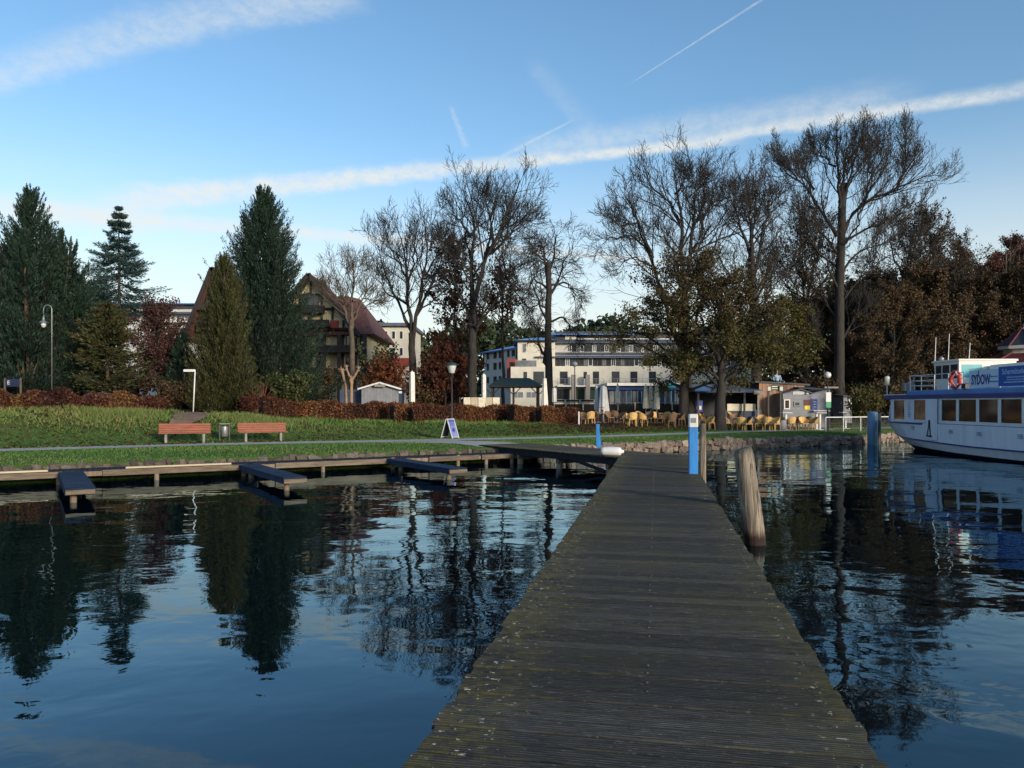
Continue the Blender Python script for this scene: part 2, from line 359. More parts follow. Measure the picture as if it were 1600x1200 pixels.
M['wheelhouse'] = mat('wheelhouse', (0.72, 0.70, 0.62), .4, var=.1)
M['maroon'] = mat('maroon', (0.13, 0.018, 0.020), .6, (0.09, 0.014, 0.016), scale=3)
M['sign_green'] = mat('sign_green', (0.02, 0.30, 0.13), .5)
M['dark_green'] = mat('dark_green', (0.010, 0.045, 0.025), .5)
M['yellow'] = mat('yellow', (0.75, 0.60, 0.03), .5)
M['poster_blue'] = mat('poster_blue', (0.03, 0.05, 0.35), .5)
M['sign_blue'] = mat('sign_blue', (0.06, 0.09, 0.42), .45)
M['sign_face'] = mat('sign_face', (0.22, 0.26, 0.55), .45)
M['sign_navy'] = mat('sign_navy', (0.014, 0.022, 0.07), .5)
M['lamp_glass'] = mat('lamp_glass', (0.62, 0.64, 0.62), .2, var=.1)
M['lens_lamp'] = mat('lens_lamp', (0.85, 0.80, 0.62), .3, var=.05)
M['skin'] = mat('skin', (0.52, 0.33, 0.23), .6)
M['shirt'] = mat('shirt', (0.38, 0.52, 0.64), .8, (0.12, 0.20, 0.34), scale=6)
M['hedge_dark'] = mat('hedge_dark', (0.05, 0.04, 0.032), .9)
def glass_mat(name, col, rough=.08, col2=None, spec=.8):
    return mat(name, col, rough, col2 or tuple(q * .6 for q in col), scale=1.2, spec=spec)
M['pane_dark'] = glass_mat('pane_dark', (0.035, 0.042, 0.055))
M['pane_light'] = glass_mat('pane_light', (0.20, 0.22, 0.24))
M['pane_brown'] = glass_mat('pane_brown', (0.055, 0.030, 0.022), col2=(0.030, 0.020, 0.018), spec=.3)
M['pane_tan'] = glass_mat('pane_tan', (0.42, 0.22, 0.12), col2=(0.10, 0.04, 0.03), spec=.35)
M['pane_blue'] = glass_mat('pane_blue', (0.022, 0.045, 0.10), col2=(0.010, 0.016, 0.03))

def plank_mat():
    m, nt, p, b = principled('weathered_deck')
    tc_ = b.n('ShaderNodeTexCoord').outputs['Object']; geo = b.n('ShaderNodeNewGeometry').outputs['Position']
    oi = b.n('ShaderNodeObjectInfo').outputs['Random']
    off = b.n('ShaderNodeCombineXYZ'); b.put(off.inputs[0], b.m('MULTIPLY', oi, 53.0)); b.put(off.inputs[1], b.m('MULTIPLY', oi, 91.0))
    va = b.n('ShaderNodeVectorMath', operation='ADD'); nt.links.new(tc_, va.inputs[0]); nt.links.new(off.outputs[0], va.inputs[1]); v = va.outputs[0]
    grain = b.noise(b.mapping(v, scale=(3.4, 64, 8)), 1.6, 8, .72)
    col = b.mixc(b.smooth(grain, .34, .68), C4((0.0085, 0.009, 0.0085)), C4((0.050, 0.048, 0.042)))
    big = b.noise(geo, .55, 4, .6)                                                     # damp and algae patches across many boards
    col = b.mixc(b.m('MULTIPLY', b.smooth(big, .42, .68), .75), col, C4((0.034, 0.037, 0.021)))
    col = b.mixc(b.m('MULTIPLY', b.smooth(b.noise(geo, 1.7, 4, .6), .55, .75), .5), col, C4((0.022, 0.024, 0.030)))
    brd = b.n('ShaderNodeHueSaturation'); b.put(brd.inputs['Color'], col); b.put(brd.inputs['Value'], b.m('MULTIPLY_ADD', b.m('POWER', oi, 1.6), .85, .68)); col = brd.outputs[0]
    sx = b.n('ShaderNodeSeparateXYZ'); nt.links.new(tc_, sx.inputs[0])
    edge = b.m('MAXIMUM', b.smooth(sx.outputs[0], -.45, -1.02), b.m('MULTIPLY', b.smooth(sx.outputs[0], .6, 1.04), .6))   # growth along the board ends
    col = b.mixc(b.m('MULTIPLY', edge, b.smooth(b.noise(v, 9, 5, .65), .40, .62, 0, .7)), col, C4((0.085, 0.075, 0.020)))
    gap = b.smooth(b.m('ABSOLUTE', sx.outputs[1]), .052, .067)
    moss = b.m('MULTIPLY', gap, b.smooth(b.noise(b.mapping(v, scale=(1.2, .2, 1)), 3.5, 4, .6), .50, .66))
    col = b.mixc(b.m('MULTIPLY', moss, b.m('MULTIPLY_ADD', edge, .4, .32)), col, C4((0.085, 0.078, 0.012)))
    lich = b.smooth(b.noise(b.mapping(v, scale=(1, 1.9, 1)), 13, 5, .7), .60, .64)     # pale lichen flecks
    lich = b.m('MULTIPLY', lich, b.m('ADD', b.m('MULTIPLY', edge, .9), .10))
    col = b.mixc(lich, col, C4((0.36, 0.36, 0.30)))
    flk = b.smooth(b.noise(b.mapping(v, scale=(9, 48, 1)), 2.6, 4, .75), .60, .68)
    col = b.mixc(b.m('MULTIPLY', flk, b.smooth(b.noise(geo, 2.2, 3), .35, .65, .12, .6)), col, C4((0.22, 0.22, 0.20)))
    b.put(p.inputs['Base Color'], col); b.put(p.inputs['Roughness'], b.smooth(big, .3, .7, .62, .85)); p.inputs['Specular IOR Level'].default_value = .35
    bn = b.n('ShaderNodeBump'); bn.inputs['Distance'].default_value = .004; b.put(bn.inputs['Height'], grain); nt.links.new(bn.outputs[0], p.inputs['Normal'])
    return m
M['deck'] = plank_mat()

def pile_mat():
    m, nt, p, b = principled('mooring_pile_wood')
    v = b.n('ShaderNodeTexCoord').outputs['Object']
    g = b.noise(b.mapping(v, scale=(14, 14, .7)), 1.7, 7, .65)
    col = b.mixc(b.smooth(g, .32, .70), C4((0.085, 0.068, 0.050)), C4((0.34, 0.285, 0.22)))
    crack = b.smooth(b.noise(b.mapping(v, scale=(22, 22, .5)), 1.4, 4, .5), .60, .66)
    col = b.mixc(b.m('MULTIPLY', crack, .75), col, C4((0.035, 0.026, 0.02)))
    col = b.mixc(b.m('MULTIPLY', b.smooth(b.noise(v, 2.4, 4), .5, .7), .45), col, C4((0.13, 0.115, 0.075)))
    z = b.n('ShaderNodeSeparateXYZ'); nt.links.new(v, z.inputs[0])
    zz = b.m('ADD', z.outputs[2], b.m('MULTIPLY', b.m('SUBTRACT', b.noise(b.mapping(v, scale=(8, 8, 2)), 2, 4), .5), .22))
    col = b.mixc(b.smooth(zz, .28, .10), col, C4((0.028, 0.013, 0.009)))             # wet, stained waterline
    col = b.mixc(b.m('MULTIPLY', b.smooth(zz, 1.36, 1.50), .7), col, C4((0.08, 0.08, 0.06)))
    b.put(p.inputs['Base Color'], col); p.inputs['Roughness'].default_value = .88
    bn = b.n('ShaderNodeBump'); bn.inputs['Distance'].default_value = .03; b.put(bn.inputs['Height'], b.m('SUBTRACT', g, b.m('MULTIPLY', crack, .6))); nt.links.new(bn.outputs[0], p.inputs['Normal'])
    return m
M['mooring'] = pile_mat()

def water_mat():
    m, nt, p, b = principled('lake_water')
    v = b.n('ShaderNodeTexCoord').outputs['Object']
    nt.nodes.remove(p); df = b.n('ShaderNodeBsdfDiffuse'); df.inputs[0].default_value = (0.0008, 0.0035, 0.0065, 1)
    gl = b.n('ShaderNodeBsdfGlossy'); gl.inputs['Color'].default_value = (0.68, 0.90, 1.0, 1); gl.inputs['Roughness'].default_value = .015
    fr = b.n('ShaderNodeFresnel'); fr.inputs['IOR'].default_value = 1.62; mx = b.n('ShaderNodeMixShader')
    nt.links.new(fr.outputs[0], mx.inputs[0]); nt.links.new(df.outputs[0], mx.inputs[1]); nt.links.new(gl.outputs[0], mx.inputs[2]); nt.links.new(mx.outputs[0], nt.nodes['Material Output'].inputs[0])
    patch = b.noise(v, .10, 3, .5)
    a1 = b.noise(b.mapping(v, scale=(.75, 1.0, 1), rot=(0, 0, .25)), 1.25, 2, .5, .4)
    a2 = b.noise(b.mapping(v, scale=(.8, 1.0, 1), rot=(0, 0, -.5)), 3.6, 2, .5, .5)
    a3 = b.noise(b.mapping(v, scale=(.6, 1.0, 1), rot=(0, 0, .35)), .45, 1, .5)
    calm = b.smooth(patch, .40, .60, .30, 1.0)
    h = b.m('ADD', b.m('MULTIPLY', a3, 2.2), b.m('MULTIPLY', calm, b.m('ADD', a1, b.m('MULTIPLY', a2, .19))))
    bn = b.n('ShaderNodeBump'); bn.inputs['Strength'].default_value = 1; bn.inputs['Distance'].default_value = .018
    b.put(bn.inputs['Height'], h)
    for nd in (df, gl, fr): nt.links.new(bn.outputs[0], nd.inputs['Normal'])
    return m
M['water'] = water_mat()

def ground_mat():
    m, nt, p, b = principled('lawn_and_soil')
    v = b.n('ShaderNodeNewGeometry').outputs['Position']
    t = b.dot(v, (-UY, UX, 0)); s = b.dot(v, (UX, UY, 0))
    n1 = b.noise(v, .35, 5, .6); n2 = b.noise(v, 2.3, 5, .6); n3 = b.noise(v, 14, 4, .7)
    g = b.mixc(b.smooth(n1, .35, .65), C4((0.056, 0.120, 0.027)), C4((0.098, 0.155, 0.042)))
    g = b.mixc(b.m('MULTIPLY', b.smooth(n2, .4, .7), .6), g, C4((0.075, 0.085, 0.028)))
    g = b.mixc(b.m('MULTIPLY', b.smooth(n3, .45, .7), .5), g, C4((0.022, 0.045, 0.012)))
    tw = b.m('ADD', t, b.m('MULTIPLY', b.m('SUBTRACT', n2, .5), 4.0))
    dry = b.m('MULTIPLY', b.smooth(tw, 35.5, 39.0), b.smooth(s, 30, 20, 0, .8))
    g = b.mixc(dry, g, C4((0.085, 0.065, 0.030)))                                     # leaf litter up the bank
    soil = b.mixc(n3, C4((0.050, 0.036, 0.024)), C4((0.085, 0.058, 0.034)))
    g = b.mixc(b.smooth(tw, 40.5, 43), g, soil)
    terr = b.m('MULTIPLY', b.smooth(tw, 34.0, 35.4), b.smooth(s, 24, 28))
    g = b.mixc(terr, g, soil)                                                          # leaf strewn café ground
    b.put(p.inputs['Base Color'], g); p.inputs['Roughness'].default_value = .95; p.inputs['Specular IOR Level'].default_value = .1
    bn = b.n('ShaderNodeBump'); bn.inputs['Distance'].default_value = .06; b.put(bn.inputs['Height'], b.m('ADD', n3, n2)); nt.links.new(bn.outputs[0], p.inputs['Normal'])
    return m
M['ground'] = ground_mat()
M['path'] = mat('path', (0.42, 0.40, 0.37), .95, (0.33, 0.315, 0.29), scale=3, bump=.01, bscale=60)
M['trail'] = mat('trail', (0.24, 0.15, 0.10), .95, (0.15, 0.10, 0.07), scale=3, bump=.03, bscale=20)

# ------------------------------------------------------------------ setting: water, ground, path
def grid_axis(lo, hi, fine_lo, fine_hi, step, n_out, rate=1.35):
    a = list(np.arange(fine_lo, fine_hi + 1e-6, step)); q = step; x = fine_lo
    while x > lo: q *= rate; x -= q; a.insert(0, max(x, lo))
    q = step; x = a[-1]
    while x < hi: q *= rate; x += q; a.append(min(x, hi))
    return np.array(a)
S_AX = grid_axis(-1500, 1500, -16, 62, .5, 0); T_AX = grid_axis(25.45, 1800, 25.45, 56, .5, 0)
def shore_t(s): return np.interp(s, [-2000, 14.5, 17.5, 19, 60, 2000], [25.45, 25.45, 26.4, 26.4, 26.1, 26.1])
def ground():
    nS, nT = len(S_AX), len(T_AX)
    SS, TT = np.meshgrid(S_AX, T_AX, indexing='ij')
    TT = TT + (shore_t(SS) - 25.45) * np.clip(1 - (TT - 25.45) / 6, 0, 1)
    X, Y = UX * SS - UY * TT, UY * SS + UX * TT
    Z = gz_np(X, Y)
    V = np.stack([X, Y, Z], -1).reshape(-1, 3)
    i = np.arange(nS - 1)[:, None] * nT + np.arange(nT - 1)[None, :]
    Fc = np.stack([i, i + nT, i + nT + 1, i + 1], -1).reshape(-1, 4)
    base = len(V); low = V.reshape(nS, nT, 3)[:, 0].copy(); low[:, 2] = -1.2
    V = np.concatenate([V, low]); k = np.arange(nS - 1)
    Fs = np.stack([base + k, base + k + 1, (k + 1) * nT, k * nT], -1)
    tag(link('ground', np_mesh('ground', V, np.concatenate([Fc, Fs]), M['ground'], smooth=True)), kind='structure')
ground()
def water():
    a = [st(-1600, -1500), st(1600, -1500), st(1600, 27.5), st(-1600, 27.5)]
    tag(link('water', np_mesh('water', [tuple(p) for p in a], [[0, 1, 2, 3]], M['water'])), kind='structure')
    bed = [st(-1600, -1500, -3), st(1600, -1500, -3), st(1600, 27.5, -3), st(-1600, 27.5, -3)]
water()
def ribbon(name, pts, width, m, lift=.012, n=5, taper=None):
    """a sheet that follows the ground along a line of (s,t) points"""
    pts = np.array(pts, float); d = np.r_[0, np.cumsum(np.hypot(*np.diff(pts, axis=0).T))]
    q = np.arange(0, d[-1], .4); s_, t_ = np.interp(q, d, pts[:, 0]), np.interp(q, d, pts[:, 1])
    k = np.ones(9) / 9
    s_ = np.r_[s_[:4], np.convolve(s_, k, 'valid'), s_[-4:]]; t_ = np.r_[t_[:4], np.convolve(t_, k, 'valid'), t_[-4:]]
    ds, dt = np.gradient(s_), np.gradient(t_); L = np.hypot(ds, dt)
    wd = np.interp(q / d[-1], np.linspace(0, 1, len(width)), width) if isinstance(width, list) else np.full(len(q), width)
    wd = wd * (1 + .05 * np.sin(q * 2.1) + .03 * np.sin(q * 5.3))
    V = []
    for j in np.linspace(-.5, .5, n):
        a, b_ = s_ - dt / L * wd * j, t_ + ds / L * wd * j
        X, Y = UX * a - UY * b_, UY * a + UX * b_
        V.append(np.stack([X, Y, gz_np(X, Y) + lift], -1))
    V = np.stack(V, 1); nq = len(q)
    i = np.arange(nq - 1)[:, None] * n + np.arange(n - 1)[None, :]
    return tag(link(name, np_mesh(name, V.reshape(-1, 3), np.stack([i, i + n, i + n + 1, i + 1], -1).reshape(-1, 4), m, smooth=True)), kind='structure')
PATH = [(-60, 31.0), (-20, 31.9), (-1, 32.2), (5.1, 32.6), (9, 32.1), (14.4, 31.1), (20, 30.5), (24.7, 30.3), (34, 30.9), (44.9, 31.4), (56, 31.2), (90, 30)]
ribbon('path', PATH, 1.75, M['path'])
ribbon('path', [(16.3, 26.4), (16.2, 27.5), (15.6, 29), (14.2, 30.3), (11.5, 31.4)], [2.4, 2.3, 2.2, 1.8, .9], M['path'], lift=.006)
ribbon('trail', [(5.2, 36.4), (6.2, 38.5), (7.0, 41), (7.8, 43.4), (8.6, 46), (9.5, 49)], [.5, 1.4, 1.7, 1.5, 1.3, 1.2], M['trail'], lift=.05)

def path_t(s): return np.interp(s, [p[0] for p in PATH], [p[1] for p in PATH])
def grass():
    rg = np.random.default_rng(3); n = 120000
    s = rg.uniform(-9, 50, n); t = 25.5 + (rg.random(n) ** 1.15) * 15.5
    keep = (np.abs(t - path_t(s)) > 1.0 + rg.normal(0, .07, n)) & (t > shore_t(s) + .05) & ~((np.abs(s - 16.0 + (t - 27) * .35) < 1.25) & (t < 31.5))
    keep &= ~((s > 26) & (t > 34.6 + rg.normal(0, .5, n))) & ~((np.abs(s - np.interp(t, [36.4, 38.5, 41, 43.4], [5.2, 6.2, 7.0, 7.8])) < .72 + rg.normal(0, .16, n)) & (t > 36.6))
    s, t = s[keep], t[keep]; n = len(s)
    X, Y = UX * s - UY * t, UY * s + UX * t; Z = gz_np(X, Y)
    bank = ss(35.5, 39, t); clump = .5 + .5 * np.sin(s * 1.7 + np.sin(t * 2.3) * 2) * np.sin(t * 1.9 + s * .6)
    h = (.03 + .04 * rg.random(n)) * (1 + bank * (1.2 + 2.2 * clump)); wd = .016 + .02 * bank * rg.random(n)
    th = rg.uniform(0, 2 * np.pi, n); lean = rg.normal(0, .55, (n, 2))
    a = np.stack([np.cos(th) * wd, np.sin(th) * wd, np.zeros(n)], -1); base = np.stack([X, Y, Z - .01], -1)
    tip = base + np.stack([lean[:, 0] * h, lean[:, 1] * h, h + .01], -1)
    V = np.stack([base - a, base + a, tip], 1).reshape(-1, 3)
    rnd = np.clip(rg.random(n) * .75 + .35 * bank * clump + .30 * bank * ss(14, 2, s) * (rg.random(n) < .5) + .15 * np.sin(s * .7 + t), 0, 1)
    tag(link('grass', np_mesh('grass', V, np.arange(3 * n).reshape(-1, 3), M['blade'], rnd)), 'short green lawn grass on the lakeside bank', 'grass', kind='stuff')
grass()
def leaf_litter():
    rg = np.random.default_rng(5); n = 15000
    s = np.r_[rg.uniform(-9, 48, n * 2 // 3), rg.uniform(22, 50, n // 3)]; t = np.r_[33 + rg.random(n * 2 // 3) * 9, rg.uniform(33.4, 38, n // 3)]
    X, Y = UX * s - UY * t, UY * s + UX * t; c = np.stack([X, Y, gz_np(X, Y) + .03], -1)
    th = rg.uniform(0, 6.28, n); r = .05 + .05 * rg.random(n)
    a = np.stack([np.cos(th) * r, np.sin(th) * r, rg.normal(0, .02, n)], -1); b_ = np.stack([-np.sin(th) * r * .7, np.cos(th) * r * .7, rg.normal(0, .02, n)], -1)
    V = np.stack([c - a, c - b_, c + a, c + b_], 1).reshape(-1, 3)
    tag(link('fallen_leaves', np_mesh('fallen_leaves', V, np.arange(4 * n).reshape(-1, 4), M['leaf_brown'], rg.random(n))), 'brown fallen leaves scattered over the bank and café ground', 'leaves', kind='stuff')
leaf_litter()

# ------------------------------------------------------------------ quay walls with their stones
def stone_mesh(sd, m):
    rg = random.Random(sd); b = bmesh.new(); bmesh.ops.create_cube(b, size=1)
    bmesh.ops.subdivide_edges(b, edges=b.edges, cuts=1, use_grid_fill=True)
    for v in b.verts:
        v.co = v.co.lerp(v.co.normalized() * .62, .5) * rg.uniform(.80, 1.18)
    me = bpy.data.meshes.new('stone'); b.to_mesh(me); b.free(); me.materials.append(m); return me
def quay(label, s0, s1, rows, tf, meshes, lo, hi, z0, hgt, rg, core_top):
    q = thing('quay_wall', label, 'wall', st((s0 + s1) / 2, tf + .2, 0), SHORE_ROT)
    L = (s1 - s0) / 2
    MB().box(-L, L, .02, .40, -1.1, core_top).build('wall_core', M['stone_dark'], q)
    for r in range(rows):
        x = -L
        while x < L - .1:
            ln = rg.uniform(lo, hi); h = hgt * rg.uniform(.8, 1.15)
            link('stone', meshes[rg.randrange(len(meshes))], q, (x + ln / 2, rg.uniform(-.05, .05), z0 + r * hgt + h / 2 + rg.uniform(-.02, .03)), (rg.uniform(-.35, .35), rg.uniform(-.22, .22), rg.uniform(-.4, .4)), (ln * 1.1, rg.uniform(.22, .36), h * rg.uniform(.9, 1.4)))
            x += ln
rg_ = random.Random(11)
sm_l = [stone_mesh(i, M['stone_dark']) for i in range(6)]; sm_r = [stone_mesh(20 + i, M['stone']) for i in range(6)]
quay('low dark stone edging between the lawn and the left hand mooring dock', -15, 15.4, 2, 25.3, sm_l, .13, .34, .10, .185, rg_, .40)
quay('rough pale stone quay wall below the café lawn', 17.6, 47, 2, 26.05, sm_r, .18, .48, -.02, .25, rg_, .42)

# ------------------------------------------------------------------ piers and docks
PD = Vector((0.187, 1, 0)).normalized(); PIER_ROT = -math.atan2(PD.x, PD.y)
def plank_mesh(L, wdt, th, grooves=6, seed=0):
    """a grooved deck board lying along x"""
    rg = random.Random(seed); prof = []
    n = grooves; p = wdt / n
    for i in range(n):
        y = -wdt / 2 + i * p
        prof += [(y + p * .10, -.006), (y + p * .28, 0), (y + p * .78, 0), (y + p * .94, -.006)]
    prof[0] = (-wdt / 2, -.004); prof[-1] = (wdt / 2, -.004)
    prof = prof + [(wdt / 2, -th), (-wdt / 2, -th)]
    k = len(prof); vs = []
    for x in (-L / 2, L / 2):
        for y, z in prof: vs.append((x + rg.uniform(-.004, .004), y, z))
    fs = [tuple(range(k)), tuple(range(2 * k - 1, k - 1, -1))] + [(i, (i + 1) % k, k + (i + 1) % k, k + i) for i in range(k)]
    return MB().add(vs, fs).mesh('plank', M['deck'])
def pier():
    W = 2.09; org = Vector((0.5875, 3.38, 0)) - PD * 2.6
    q = thing('pier', 'long weathered dark wooden pier running from the foreground to the shore', 'pier', org, PIER_ROT)
    rg = random.Random(2); ms_ = [plank_mesh(W, .135, .035, 6, i) for i in range(6)]
    pitch = .1475; n = int(23.9 / pitch)
    for i in range(n):
        link('plank', ms_[rg.randrange(6)], q, (rg.uniform(-.015, .015), i * pitch + rg.uniform(-.002, .002), .6 + rg.uniform(-.005, .005)), (rg.uniform(-.010, .010), 0, rg.uniform(-.002, .002) + (math.pi if rg.random() < 0.0 else 0)))
    sc = MB()
    for i in range(n):
        for x in (-.93, .0, .93):
            if rg.random() < (.5 if x == 0 else .3): sc.lathe([(.006, .6), (.006, .6065), (.003, .608)], 6, x + rg.uniform(-.006, .006), i * pitch + rg.choice((-.035, .035)) + rg.uniform(-.006, .006))
    sc.build('screw_heads', M['dark_metal'] if False else M['screw'], q)['kind'] = 'stuff'
    L = n * pitch
    for x in (-.92, -.3, .3, .92):
        MB().box(x - .05, x + .05, -.1, L, .34, .56).build('stringer', M['beam_wood'], q)
    for k in range(9):
        y = 1.0 + k * 2.85
        MB().box(-1.0, 1.0, y - .08, y + .08, .16, .335).build('cross_beam', M['beam_wood'], q)
        for x in (-.85, .85):
            MB().tube([(x, y, -1.6), (x, y, .17)], .11, 10).build('pile', M['pile_wood'], q, smooth=True)
pier()
def gangway():
    s0, s1 = 15.2, 17.7; t0, t1 = 17.6, 26.9; wd = s1 - s0
    q = thing('gangway', 'broad dark wooden gangway joining the end of the pier to the lakeside path', 'gangway', st((s0 + s1) / 2, t0, 0), SHORE_ROT)
    rg = random.Random(4); ms_ = [plank_mesh(wd, .136, .035, 6, 30 + i) for i in range(4)]
    for m_ in ms_: m_.materials[0] = M['deck']
    for i in range(int((t1 - t0) / .1475)):
        y = i * .1475
        link('plank', ms_[rg.randrange(4)], q, (rg.uniform(-.01, .01), y, .588 + rg.uniform(-.003, .003)), (rg.uniform(-.008, .008), 0, 0))
    for x in (-1.15, 0, 1.15): MB().box(x - .05, x + .05, 0, t1 - t0 - .3, .33, .55).build('stringer', M['dock_dark'], q)
    for y in (1.2, 3.9, 6.4, 8.4):
        MB().box(-1.2, 1.2, y - .07, y + .07, .18, .328).build('cross_beam', M['beam_wood'], q)
        for x in (-1.1, 1.1): MB().tube([(x, y, -1.4), (x + .01, y, .18)], [.12, .11], 10).build('pile', M['pile_wood'], q, smooth=True)
    MB().beam((-1.2, 1.3, .1), (-1.2, 3.8, .5), .06, .1).build('brace', M['dock_dark'], q)
    b = MB().lathe([(.02, -.36), (.12, -.33), (.14, -.25), (.14, .2), (.12, .27), (.06, .30), (.05, .36), (.02, .37)], 14)
    o = b.build('fender', M['white_paint'], None, st(15.42, 18.75, .73), (0, math.pi / 2, -.25), smooth=True)
    tag(o, 'white cylindrical fender lying on the edge of the gangway', 'fender')
gangway()
def px_on_t(px_, t):
    a = (px_ - 800) / F; D = t / (UX - UY * a); return (UX * a + UY) * D
def dock():
    TF = 24.4; s0, s1 = -15.0, 15.1
    q = thing('mooring_dock', 'long low mooring dock along the lawn edge with pale timber fascia', 'dock', st(0, TF, 0), SHORE_ROT)
    rg = random.Random(8); me = MB().cbox(-.066, .066, .02, .80, .335, .375, .006).mesh('plank', M['dock_dark'])
    x = s0
    while x < s1: link('plank', me, q, (x, 0, rg.uniform(-.004, .004)), (0, 0, rg.uniform(-.01, .01))); x += .14
    for a, b_ in ((-260, 98), (160, 381), (430, 609), (670, 748), (752, 806)):
        x0, x1 = px_on_t(a, TF), px_on_t(b_, TF)
        MB().cbox(x0, x1, -.06, .0, .195, .36, .008).build('fascia_board', M['beam_wood'], q)
    MB().cbox(s0, s1, .03, .09, .20, .33, .006).build('inner_beam', M['pile_wood'], q)
    for a, b_ in ((-200, 75), (196, 361)):
        x0, x1 = px_on_t(a, TF), px_on_t(b_, TF)
        MB().cbox(x0, x1, -.07, .06, .378, .425, .008).build('edge_strip', M['new_wood'], q)
    for a in (-150, -40, 92, 245, 381, 505, 614, 716, 760, 800):
        x = px_on_t(a, TF)
        MB().tube([(x, .02, -1.2), (x, .02, .30 if a not in (614, 716) else .39)], .065, 10).build('post', M['pile_wood'], q, smooth=True)
dock()
def finger(s, t, label, blue):
    L = 24.4 - t; q = thing('finger_jetty', label, 'jetty', st(s, t, 0), SHORE_ROT, 'finger jetties along the mooring dock')
    rg = random.Random(int(s * 10)); me = MB().cbox(-.30, .30, -.066, .066, .315, .355, .006).mesh('plank', M['dock_blue'])
    n = int((L + .02) / .14)
    for i in range(n): link('plank', me, q, (0, .07 + i * .14, rg.uniform(-.003, .003)))
    for x in (-.28, .28): MB().box(x - .02, x + .02, .03, L - .1, .19, .312).build('side_board', M['dock_blue'], q)
    MB().cbox(-.29, .29, -.03, .02, .21, .31, .006).build('end_board', M['beam_wood'], q)
    for y in (.35, L - .8): MB().tube([(-.12, y, -1.2), (-.12, y, .16)], .07, 8).build('post', M['pile_wood'], q, smooth=True)
finger(.91, 19.5, 'dark blue finger jetty farthest from the pier, seen end on', 0)
finger(5.67, 19.45, 'dark blue finger jetty in the middle of the three, below the right bench', 0)
finger(10.5, 19.75, 'dark blue finger jetty nearest to the gangway', 0)

# posts at the pier
def sq_post(name, label, cat, loc, w_, h, capped, lean=0):
    q = thing(name, label, cat, loc, PIER_ROT + .05)
    b = MB().cbox(-w_ / 2, w_ / 2, -w_ / 2, w_ / 2, 0, h - (.30 if capped else 0), .012); b.build('shaft', M['blue_post'], q)
    if capped:
        MB().cbox(-w_ / 2 - .004, w_ / 2 + .004, -w_ / 2 - .004, w_ / 2 + .004, h - .30, h, .02).build('cap', M['white_paint'], q)
        MB().box(-w_ * .28, w_ * .28, -w_ / 2 - .016, -w_ / 2 - .005, h - .20, h - .09).build('label_plate', M['steel_grey'], q)
    else:
        MB().add([(w_ * .5, -w_ * .3, 0), (w_ * 1.15, -w_ * .3, 0), (w_ * .5, w_ * .3, 0), (w_ * 1.15, w_ * .3, 0), (w_ * .5, -w_ * .3, h * .75), (w_ * .5, w_ * .3, h * .75)], [(0, 1, 4), (2, 5, 3), (1, 3, 5, 4), (0, 2, 3, 1), (0, 4, 5, 2)]).build('brace', M['blue_post'], q)
        MB().tube([(0, 0, h), (.01, 0, h + .35)], .018, 6).build('rod', M['maroon'], q)
    return q
p = at(1087, 740, 17.8); sq_post('mooring_post', 'bright blue square post with white cap at the right edge of the pier', 'post', (p.x - .06, p.y, .6), .2, 1.38, True)
p = at(934, 698, 29.0); sq_post('mooring_post', 'slim bright blue post with side brace at the far edge of the gangway', 'post', (p.x, p.y, .59), .13, .87, False)
p = at(1094, 740, 18.6)
q = thing('mooring_pile', 'thin weathered wooden pile standing just behind the white capped blue post', 'pile', (p.x + .06, 18.6, 0))
MB().tube([(0, 0, -1.5), (0, 0, .8), (.0, 0, 1.70), (.0, 0, 1.74)], [.085, .085, .08, .05], 10).build('shaft', M['mooring'], q, smooth=True)
def leaning_pile():
    q = thing('mooring_pile', 'thick leaning weathered timber pile in the water beside the pier', 'pile', (3.83, 12.1, 0))
    rg = random.Random(5); n = 20; b = MB(); vs = []; zs = [-1.2, -.1, .06, .15, .4, .7, 1.0, 1.25, 1.42, 1.475, 1.50]; fs = []
    rad = [.17, .16, .155, .163, .161, .158, .154, .150, .146, .132, .10]
    bumps = [rg.uniform(-.006, .006) for _ in range(n)]
    for j, z in enumerate(zs):
        for k in range(n):
            th = 2 * math.pi * k / n; r = rad[j] + bumps[k] + rg.uniform(-.002, .002)
            vs.append((-.125 * (z - .05) + r * math.cos(th), .02 * z + r * math.sin(th), z + (.03 * math.cos(th) if j > 8 else 0)))
    for j in range(len(zs) - 1):
        for k in range(n): l = (k + 1) % n; fs.append((j * n + k, j * n + l, j * n + n + l, j * n + n + k))
    fs.append(tuple(range((len(zs) - 1) * n, len(zs) * n)))
    b.add(vs, fs).build('shaft', M['mooring'], q, smooth=True)
leaning_pile()
q = thing('dolphin_pile', 'blue grey steel mooring pile standing at the bow of the passenger boat', 'pile', (19.72, 42, 0))
MB().lathe([(.27, -1.5), (.27, 1.76), (.25, 1.80), (.02, 1.82)], 20).build('shaft', M['pole_blue'], q, smooth=True)
MB().tube([(.42, .35, -1.5), (.42, .35, 1.72)], .2, 14).build('rear_pipe', M['dark_metal'], q, smooth=True)
p = at(942, 693, 31.5)
tag(MB().lathe([(.01, 0), (.07, .03), (.09, .09), (.07, .15), (.02, .18), (.01, .2)], 10).build('buoy', M['ring_red'], None, (p.x, p.y + 1.6, .42), smooth=True), 'small red ball buoy lying on the stone quay wall', 'buoy')

